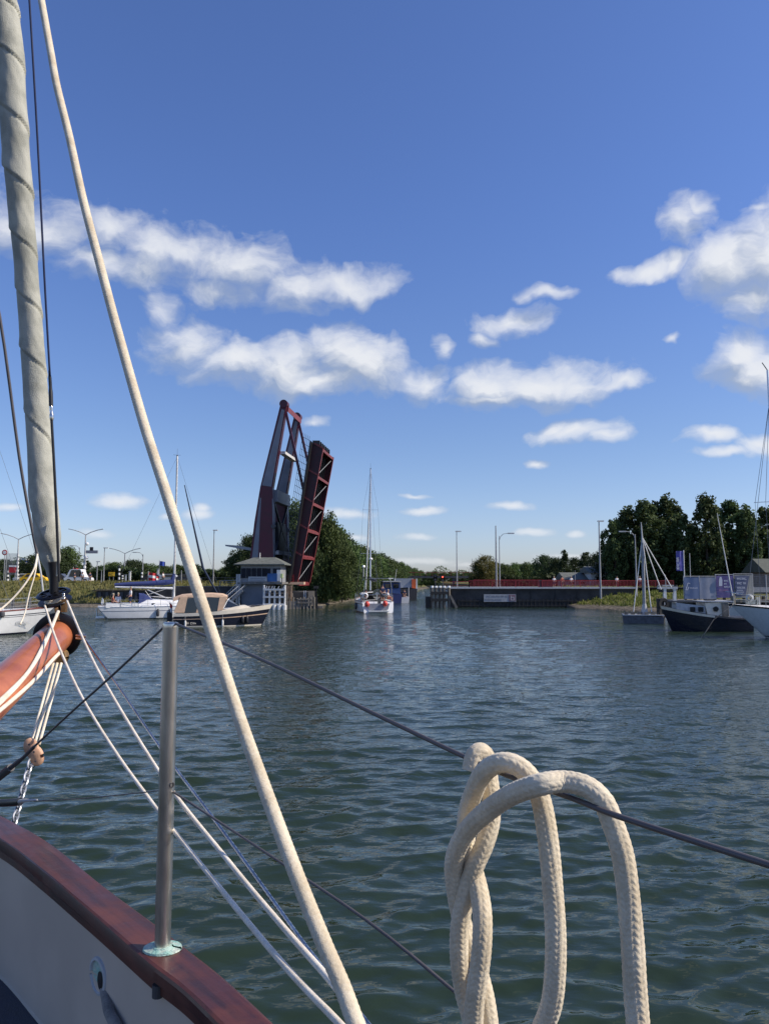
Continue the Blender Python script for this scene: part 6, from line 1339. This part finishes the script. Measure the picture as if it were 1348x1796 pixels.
# lifelines
wy = lambda px: 1 / (.654 + (px - 301) * (1.80 - .654) / (1348 - 301))
top_wire = [(306, 1093), (455, 1155), (640, 1244), (820, 1330), (905, 1366), (1000, 1399), (1090, 1434), (1348, 1517), (1500, 1566)]
m_lw = mat('coated_wire', (.105, .095, .095), .45, .2, var=.1)
bf(MB().tube(px_path([(a, b_, wy(a)) for a, b_ in top_wire], 4), .0026, 10), 'top_lifeline', m_lw, smooth=True)
wl_ = lambda px: 1 / (.654 + (px - 301) * (1.40 - .654) / (1348 - 301))
bf(MB().tube(px_path([(300, 1386, wl_(300)), (470, 1498, wl_(470)), (640, 1612, wl_(640)), (800, 1742, wl_(800)), (980, 1900, wl_(980))], 4), .0022, 8), 'lower_lifeline', m_lw, smooth=True)
bf(MB().tube(px_path([(296, 1092, 1.52), (200, 1182, 1.66), (120, 1254, 1.80), (62, 1308, 1.90)], 4), .0028, 8), 'forward_lifeline', m_lw, smooth=True)
bf(MB().tube(px_path([(62, 1308, 1.90), (40, 1330, 1.95), (20, 1346, 1.99)], 3), [.0045] * 4 + [.006] * 3, 8).tube(px_path([(20, 1346, 1.99), (-20, 1378, 2.1)], 2), .010, 10), 'turnbuckle', M_dgrey, smooth=True)
bf(MB().tube(px_path([(288, 1386, 1.52), (230, 1392, 1.65), (150, 1400, 1.85), (60, 1405, 2.05)], 4), .0012, 6), 'lower_forward_wire', m_lw, smooth=True)
bf(MB().tube(px_path([(66, 1403, 2.05), (45, 1404, 2.07), (34, 1406, 2.1)], 3), [.002, .003, .004, .005, .005, .006, .006], 8), 'wire_terminal', M_lgrey, smooth=True)
bf(MB().tube(px_path([(36, 1406, 2.1), (10, 1408, 2.15), (-40, 1410, 2.25)], 3), .010, 10), 'padded_sleeve', M_black, smooth=True)
# bowsprit
BT = P(104, 1112, 3.25); BB = P(-120, 1325, 2.05); bd = (BT - BB).normalized()
m_spar = mat('varnished_spar', (.46, .15, .06), .4, var=.22, vs=5, coat=.4, col2=(.27, .07, .03), stretch=(1, 1, 1), bump=.05, bs=30)
pts = [BB + (BT - BB) * t for t in np.linspace(0, 1, 14)]; rr = [.069 - .005 * t for t in np.linspace(0, 1, 14)]
bs_ = bf(MB().tube(pts + [BT + bd * .012, BT + bd * .022, BT + bd * .028], rr + [.060, .044, .01], 32), 'bowsprit', m_spar, smooth=True)
rc = BT - bd * .03
bf(MB().lathe([(.062, -.012), (.078, -.014), (.094, -.006), (.096, .006), (.088, .016), (.062, .014), (.062, -.012)], rc + bd * -.0, 36, bd), 'bowsprit_ring', mat('black_iron', (.018, .015, .017), .4, .5, var=.2, vs=20), bs_, smooth=True)
bf(MB().tube([rc + bd * .02 + Vector((0, 0, .085)), rc + bd * .0 + Vector((0, 0, .12)), rc + Vector((-.03, 0, .14))], .011, 10), 'ring_lug', MATS['black_iron'], bs_, smooth=True)
bf(MB().box(rc + Vector((.025, 0, .125)), (.018, .02, .055)), 'bronze_toggle', mat('bronze', (.38, .20, .08), .4, .8, var=.2), bs_)
for k in range(2):
    bf(MB().cyl(rc + Vector((.08, 0, -.01 + .012 * k)), rc + Vector((.125, -.01, -.012 + .012 * k)), .006, n=8), 'ring_shackle', M_steel, bs_)
for o_ in list(bs_.children) + list(st_obj.children): pass
# furled jib with furling drum
def furled():
    ax = [(-8, -60, 2.95), (13, 60, 3.0), (27, 240, 3.06), (40, 400, 3.12), (54, 560, 3.18), (64, 700, 3.22), (74, 840, 3.25), (83, 930, 3.26), (88, 972, 3.27), (92, 1000, 3.27), (94, 1020, 3.27)]
    p = resample(catmull([P(*a) for a in ax], 24), .0075); n = 72; m = len(p); vs = []; L = m * .0075
    rad = [(0, .052), (.1, .0555), (.3, .052), (.5, .045), (.7, .0475), (.86, .0525), (.92, .052), (.955, .040), (.985, .024), (1, .015)]
    rs = np.random.RandomState(5); ph = rs.rand(40) * 6.28
    u = Vector((1, 0, 0)); mb = MB()
    def R(t):
        for (a, ra), (b_, rb) in zip(rad[:-1], rad[1:]):
            if t <= b_: s = (t - a) / (b_ - a); s = s * s * (3 - 2 * s); return ra + (rb - ra) * s
        return .015
    for i in range(m):
        T_ = (p[min(m - 1, i + 1)] - p[max(0, i - 1)]).normalized(); u = (u - T_ * u.dot(T_)).normalized(); w = T_.cross(u); t = i / (m - 1); d = i * .0075; r0 = R(t)
        pit = .165 + .13 * t + .02 * math.sin(d * 2.3)
        for k in range(n):
            th = 2 * PI * k / n
            s = (th / (2 * PI) + d / pit) % 1.0
            fold = .10 * s ** 4.0 - .03                                   # overlapping leech edge winding round the stay
            groove = -.075 * math.exp(-((s - .025) / .03) ** 2) 
            wr = .016 * math.sin(3 * th + 7 * d + ph[0]) + .012 * math.sin(5 * th - 23 * d + ph[1]) + .010 * math.sin(2 * th + 41 * d + ph[2]) * math.exp(-((s - .9) / .2) ** 2) * 2 + .008 * math.sin(9 * th + 60 * d + ph[3]) * math.sin(11 * d)
            r = r0 * (1 + fold + groove + wr)
            mb.v.append(tuple(p[i] + (u * math.cos(th) * 1.06 + w * math.sin(th) * .96) * r))
    mb.f = [(i * n + k, i * n + (k + 1) % n, (i + 1) * n + (k + 1) % n, (i + 1) * n + k) for i in range(m - 1) for k in range(n)]
    b = empty('furled_jib', p[-1], 0, 'grey white jib rolled tightly round its stay along the left edge', 'sail')
    M = bpy.data.materials.new('furled_sailcloth'); M.use_nodes = True; T = NT(M.node_tree); B_ = T.n['Principled BSDF']; v = T.new('ShaderNodeTexCoord').outputs['Object']
    T.l.new(T.mix(T.ramp(T.noise(v, 9, 5, .6)[0], .35, .65), (.31, .31, .255, 1), (.46, .455, .38, 1)), B_.inputs['Base Color']); B_.inputs['Roughness'].default_value = .75
    bp = T.new('ShaderNodeBump'); bp.inputs['Strength'].default_value = .5; bp.inputs['Distance'].default_value = .004
    T.l.new(T.math('ADD', T.noise(T.vmath('MULTIPLY', v, (1, 1, .35)), 42, 4, .6)[0], T.noise(v, 260, 2, .5)[0]), bp.inputs['Height']); T.l.new(bp.outputs[0], B_.inputs['Normal'])
    mb.build('rolled_sail', M, b, world=True, smooth=True, recalc=False, auto=60)
    # loose tack tail
    MB().tube([P(100, 905, 3.2), P(103, 940, 3.19), P(103, 980, 3.2), P(101, 1010, 3.22)], .006, 6).build('luff_tape', M, b, world=True, smooth=True)
    MB().tube([P(94, 985, 3.24), P(96, 1010, 3.25), P(94, 1045, 3.26)], [.022, .020, .016], 14).build('swivel_shaft', M_black, b, world=True, smooth=True)
    return b
furled()
fc = P(95, 1046, 3.24); dr = empty('furling_drum', fc, 0, 'black slotted furling drum above the bowsprit tip with cream lines leaving it', 'furler')
tilt = Vector((-.10, -.36, .93)).normalized(); u_ = tilt.orthogonal().normalized(); w_2 = tilt.cross(u_)
mbk = mat('black_anodised', (.014, .014, .018), .3, .6, var=.15, vs=30)
def disc(cz, r0, r1, th, name, nspoke=9):
    c = fc + tilt * cz; o = MB().lathe([(r1 - .012, -th), (r1, -th * .6), (r1 + .003, 0), (r1, th * .6), (r1 - .012, th), (r1 - .014, 0), (r1 - .012, -th)], c, 40, tilt).build(name, mbk, dr, world=True, smooth=True)
    mb = MB(); mb.lathe([(r0 * .4, -th * .6), (r0, -th * .6), (r0, th * .6), (r0 * .4, th * .6), (r0 * .4, -th * .6)], c, 24, tilt)
    mb.build('hub', mbk, dr, world=True)
    for k in range(nspoke):
        a = 2 * PI * k / nspoke; d = u_ * math.cos(a) + w_2 * math.sin(a); MB().bar(c + d * r0 * .9, c + d * (r1 - .008), .010, th, up=tilt).build('spoke', mbk, dr, world=True)
disc(.012, .028, .066, .006, 'top_flange'); 
MB().lathe([(.060, -.004), (.066, -.004), (.068, 0), (.066, .004), (.02, .004), (.02, -.004), (.060, -.004)], fc - tilt * .020, 40, tilt).build('lower_flange', mbk, dr, world=True, smooth=True)
MB().lathe([(.026, -.02), (.026, .012)], fc, 24, tilt).build('spool', mbk, dr, world=True, smooth=True)
for k in range(4): MB().lathe([(.030 + .002 * k, -.003), (.034 + .003 * k, 0), (.030 + .002 * k, .003)], fc - tilt * (.001 + .005 * k), 28, tilt).build('wound_line', M_rope2, dr, world=True, smooth=True)
for k in range(3): a = P(112, 1042 + 4 * k, 3.16); MB().ball(a, .006, 6).build('bolt', M_steel, dr, world=True, smooth=True)
MB().tube([fc - tilt * .03, fc - tilt * .06 + Vector((.005, 0, 0)), rc + Vector((0, 0, .085))], .012, 12).build('lower_toggle', mbk, dr, world=True, smooth=True)
MB().tube([P(99, 1066, 3.2), P(101, 1078, 3.2), P(103, 1088, 3.2)], .008, 8).build('clevis', MATS['bronze'], dr, world=True, smooth=True)

# stays and halyards in front of the sky
bf(MB().tube(px_path([(-40, 380, 3.6), (0, 555, 3.7), (34, 800, 3.85), (58, 935, 3.9), (66, 974, 3.92)], 4), .0075, 10), 'outer_forestay', m_lw, smooth=True)
bf(MB().tube(px_path([(66, 974, 3.92), (72, 1005, 3.9), (76, 1040, 3.88)], 3), .005, 8), 'stay_strop', M_lgrey, smooth=True)
line_thing('halyard', px_path([(48, -50, 2.9), (52, 0, 2.9), (66, 240, 2.95), (78, 480, 3.0), (88, 660, 3.05)], 5), .0042, M_shirtn, 'thin navy halyard running close beside the furled jib, upper length', 'rope')
hk = empty('spliced_halyard_tail', P(90, 690, 3.06), 0, 'black lower halyard with a thick splice and metal snap shackle beside the furled jib', 'rope')
MB().tube(px_path([(87, 650, 3.05), (89, 680, 3.06), (90, 712, 3.06)], 4), [.0045] * 2 + [.0065] * 3 + [.0085] * 4, 10).build('splice', M_black, hk, world=True, smooth=True)
MB().tube(px_path([(90, 712, 3.06), (91, 722, 3.06), (91, 738, 3.06)], 3), [.006, .008, .006, .005, .009, .009, .006], 10).build('snap_shackle', M_steel, hk, world=True, smooth=True)
MB().tube(px_path([(91, 738, 3.06), (96, 830, 3.08), (100, 920, 3.1), (104, 1020, 3.12)], 4), .0055, 10).build('tail', M_black, hk, world=True, smooth=True)
# the long jib sheet
sheet = [(66, -40, 1.62), (73, 0, 1.58), (90, 95, 1.50), (100, 150, 1.46), (122, 240, 1.40), (146, 350, 1.33), (172, 450, 1.27), (205, 575, 1.20), (250, 735, 1.11), (290, 860, 1.04), (330, 985, .98), (368, 1100, .93), (384, 1150, .91), (420, 1260, .87), (470, 1400, .80), (520, 1535, .745), (568, 1655, .70), (600, 1730, .672), (622, 1790, .65), (650, 1860, .63)]
sp_ = px_path(sheet, 12)
line_thing('jib_sheet', sp_, .0072, M_rope, 'long cream rope slanting from the top left down to the bottom beside the stanchion', 'rope', n=20, braidk=braid(4, .011, .045), step=.0016)
# thin lines along our side
G = 'thin cream lines from the furling drum'
line_thing('furling_line', px_path([(118, 1054, 3.2), (145, 1118, 2.75), (180, 1190, 2.35), (280, 1355, 1.75), (400, 1510, 1.33), (500, 1630, 1.08), (575, 1715, .95), (606, 1757, .90), (620, 1800, .87)], 8), .0042, M_rope2, 'cream line from the right rim of the furling drum down to the thick slanting rope', group=G, step=.02)
line_thing('furling_line', px_path([(79, 1062, 3.18), (100, 1125, 2.8), (140, 1215, 2.35), (200, 1315, 1.95), (280, 1425, 1.62), (400, 1575, 1.25), (500, 1695, 1.02), (590, 1790, .88), (640, 1845, .8)], 8), .0042, M_rope2, 'lower cream line from the left rim of the furling drum passing behind the stanchion', group=G, step=.02)
def twist(k, pitch, amp): return lambda t, d: 1 + amp * abs(math.sin(k / 2 * t + PI * d / pitch))
tmp = MB().tube(resample(px_path([(140, 1108, 3.3), (205, 1200, 2.8), (280, 1310, 2.4), (370, 1430, 2.0), (470, 1568, 1.7), (540, 1665, 1.5), (604, 1745, 1.35), (660, 1815, 1.25)], 8), .004), .0040, 12, rf=twist(6, .02, .25)); bf(tmp, 'twisted_wire_guy', M_steel, smooth=True)
G = 'cream ropes lying along the bowsprit'
def on_spar(px, py, extra=.006):
    d = ray(px, py).normalized(); o = Vector((0, 0, H)) - BB; ax = bd; dp = d - ax * d.dot(ax); op = o - ax * o.dot(ax)
    for r in (.074, .081, .089, .095, .105, .12, .14, .17, .2, .25):
        a = dp.dot(dp); b_ = 2 * dp.dot(op); c_ = op.dot(op) - r * r; D = b_ * b_ - 4 * a * c_
        if D >= 0: return Vector((0, 0, H)) + d * ((-b_ - math.sqrt(D)) / (2 * a))
    return P(px, py, 3)
for k, pp in enumerate(([(103, 1072, 3.12), (88, 1105, 3.02), (72, 1140, 2.9), (50, 1178, 2.72), (20, 1210, 2.5), (-15, 1242, 2.3)], [(101, 1076, 3.1), (84, 1118, 2.98), (66, 1155, 2.82), (40, 1192, 2.64), (10, 1224, 2.42), (-20, 1252, 2.25)])):
    line_thing('bowsprit_line', catmull([P(*pp[0])] + [on_spar(a, b_) for a, b_, c_ in pp[1:]], 8), .0062, M_rope2, ['upper of the two close cream ropes laid over the varnished bowsprit', 'second of the two close cream ropes laid over the varnished bowsprit'][k], group=G, step=.01)
line_thing('bowsprit_line', catmull([on_spar(a, b_) for a, b_ in [(107, 1143), (92, 1158), (70, 1183), (40, 1212), (0, 1246), (-25, 1266)]], 8), .0068, M_rope2, 'thick cream rope hanging in a curve under the varnished bowsprit', group=G, step=.01)
# tackle under the bowsprit
tk = P(108, 1152, 3.18); b = empty('tackle_block', tk, 0, 'small brass and wood block under the bowsprit tip where three ropes start', 'block')
MB().loft([ell(tk + Vector((0, -.02, 0)), Vector((.024, 0, 0)), Vector((0, 0, .03))), ell(tk + Vector((0, .02, 0)), Vector((.024, 0, 0)), Vector((0, 0, .03)))]).build('cheek', mat('brown_wood_block', (.22, .13, .05), .5, var=.3, vs=30), b, world=True, smooth=True)
MB().tube([tk + Vector((0, 0, .02)), tk + Vector((0, 0, .055))], .006, 8).build('eye', MATS['bronze'], b, world=True)
bl = P(61, 1318, 2.92); G = 'tackle ropes under the bowsprit'
for k, (xa, xb) in enumerate(((94, 54), (101, 61), (108, 69))):
    line_thing('tackle_rope', [P(xa, 1163, 3.16), P((xa + xb) / 2, 1235, 3.04), P(xb, 1306, 2.93)], .0052, M_rope2, ['left', 'middle', 'right'][k] + ' rope of the three part tackle below the bowsprit tip', group=G, step=.02)
b = empty('pulley_block', bl, 0, 'tan double pulley block at the top of the galvanised chain', 'block')
mw = mat('tan_block_wood', (.62, .36, .22), .5, var=.2, vs=40)
for k, (dx, dy, dz) in enumerate(((-.012, .0, .012), (.012, -.012, -.012))):
    c = bl + Vector((dx, dy, dz)); ux = Vector((.024, 0, .006)); uz = Vector((-.012, 0, .036))
    MB().loft([ell(c + Vector((0, -.012, 0)), ux * .8, uz * .85, 20), ell(c + Vector((0, -.008, 0)), ux, uz, 20), ell(c + Vector((0, .008, 0)), ux, uz, 20), ell(c + Vector((0, .012, 0)), ux * .8, uz * .85, 20)]).build('cheek', mw, b, world=True, smooth=True)
    for zz in (-.018, .016): MB().cyl(c + Vector((-.2 * zz, -.0145, zz)), c + Vector((-.2 * zz, -.011, zz)), .0035, n=8).build('rivet', M_dgrey, b, world=True)
MB().lathe([(.014, -.008), (.016, 0), (.014, .008)], bl + Vector((0, .004, 0)), 18, (.2, 1, 0)).build('sheave', M_dgrey, b, world=True)
MB().tube(catmull([bl + Vector((-.01, 0, -.036)), bl + Vector((-.016, 0, -.05)), bl + Vector((-.004, 0, -.058)), bl + Vector((.004, 0, -.046))], 5), .0035, 8).build('shackle', M_steel, b, world=True, smooth=True)
# bobstay chain: every link its own part
m_galv = mat('galvanised_steel', (.52, .53, .54), .38, .75, var=.25, vs=40)
b = empty('bobstay_chain', P(54, 1336, 2.9), 0, 'galvanised steel chain hanging from the tan pulley block behind the cap rail', 'chain')
ca, cb = P(55, 1334, 2.9), P(20, 1462, 2.72); dd = (cb - ca); Lc = dd.length; dd.normalize(); sd = dd.cross(Vector((0, 1, 0))).normalized(); n = int(Lc / .0245); fr = dd.cross(sd)
link = []
for k in range(28):
    t = 2 * PI * k / 28; link.append((.0195 * math.cos(t) * (1.0), .0105 * math.sin(t)))
for i in range(n):
    c = ca + dd * (i + .5) * (Lc / n); s2 = (sd * .94 + fr * .34) if i % 2 else (fr * .94 - sd * .34)
    MB().tube([c + dd * a + s2 * q_ for a, q_ in link], .0040, 8, closed=True).build('chain_link', m_galv, b, world=True, smooth=True)
# dark rope from block forward, and far cable behind bowsprit
line_thing('dark_downhaul', px_path([(200, 1090, 4.2), (120, 1125, 3.9), (60, 1152, 3.7), (0, 1176, 3.5), (-40, 1190, 3.4)]), .006, M_drope, 'dark slack cable passing behind the varnished bowsprit towards the left edge', 'cable') if False else None
line_thing('anchor_line', px_path([(48, 1128, 4.2), (22, 1152, 3.9), (0, 1172, 3.7), (-40, 1205, 3.4)]), .0055, M_drope, 'dark line slanting behind the bowsprit at the left edge', 'rope')
G = 'slack cream lines left of the furling drum'
line_thing('slack_line', px_path([(66, 972, 3.85), (60, 998, 3.8), (40, 1030, 3.75), (12, 1060, 3.7), (-20, 1085, 3.6)]), .0045, M_rope2, 'cream slack line sagging left from the dark stay above the white yacht', group=G)
line_thing('slack_line', px_path([(66, 975, 3.85), (62, 1005, 3.8), (52, 1040, 3.78), (44, 1075, 3.75), (36, 1095, 3.7)]), .0035, M_rope2, 'cream slack line dropping steeply from the dark stay past the white yacht', group=G)

# the coil of rope hung on the lifeline
cY = lambda px: wy(px)
def strand(pts): return [(a, b_, cY(a) + o) for a, b_, o in pts]
F, Bk = -.022, .024
A = strand([(795, 1518, F), (806, 1478, F - .004), (833, 1441, F - .010), (868, 1412, F - .014), (905, 1390, F - .016), (946, 1376, F - .014), (988, 1371, -.008), (1028, 1380, .004), (1056, 1404, .012), (1072, 1440, .016), (1090, 1496, .018), (1100, 1560, .018), (1108, 1650, .016), (1113, 1730, .014), (1118, 1800, .012), (1122, 1860, .010)])
A = strand([(861, 1850, .02), (857, 1796, .014), (848, 1740, .012), (832, 1680, .014), (812, 1625, .004), (800, 1570, F * .5)]) + A
Bp = strand([(935, 1850, .02), (950, 1806, .018), (966, 1762, .016), (973, 1705, .014), (973, 1622, .012), (967, 1540, .012), (960, 1470, .012), (951, 1415, .014), (938, 1378, .012), (915, 1349, .0), (888, 1337, -.012), (862, 1343, -.018), (843, 1362, -.018), (830, 1390, -.012), (820, 1420, .0), (816, 1455, .012), (822, 1500, .012), (836, 1548, .002), (845, 1600, -.012), (845, 1650, -.022), (840, 1700, -.026), (833, 1750, -.026), (829, 1800, -.024), (826, 1860, -.02)])
Cp = strand([(826, 1352, -.004), (832, 1326, .002), (843, 1319, .012), (852, 1330, .024), (856, 1360, .028), (861, 1400, .028), (860, 1440, .024), (849, 1480, .012), (832, 1520, .0), (816, 1570, -.008), (806, 1625, -.012), (805, 1680, -.010), (812, 1735, -.002), (824, 1780, .004), (836, 1830, .010), (845, 1870, .012)])
cb_ = empty('rope_coil', P(835, 1335, cY(835)), 0, 'thick cream braided rope coil hung in loops over the lifeline at the lower right', 'rope')
for nm, pp in (('outer_loop', A), ('middle_loop', Bp), ('hitch_bight', Cp)):
    p = resample(px_path(pp, 14), .0010)
    MB().tube(p, .0094, 70, rf=chev(10, .0056, .9, .085)).build(nm, M_rope, cb_, world=True, smooth=True, recalc=False, auto=180)
# loose fibres on the rope so its edge is not perfectly clean
rs = np.random.RandomState(9); mb = MB()
for pp in (A, Bp, Cp):
    p = resample(px_path(pp, 14), .0012)
    for q in p:
        for _ in range(3):
            d = Vector(rs.randn(3)).normalized(); s = q + d * .0092; e = s + (d + Vector(rs.randn(3)) * .7).normalized() * (.0012 + .0022 * rs.rand()); w = Vector(rs.randn(3)).normalized() * .00012
            mb.add([s - w, s + w, e], [(0, 1, 2)])
tag(mb.build('rope_fuzz', M_rope, cb_, world=True, recalc=False), kind='stuff')
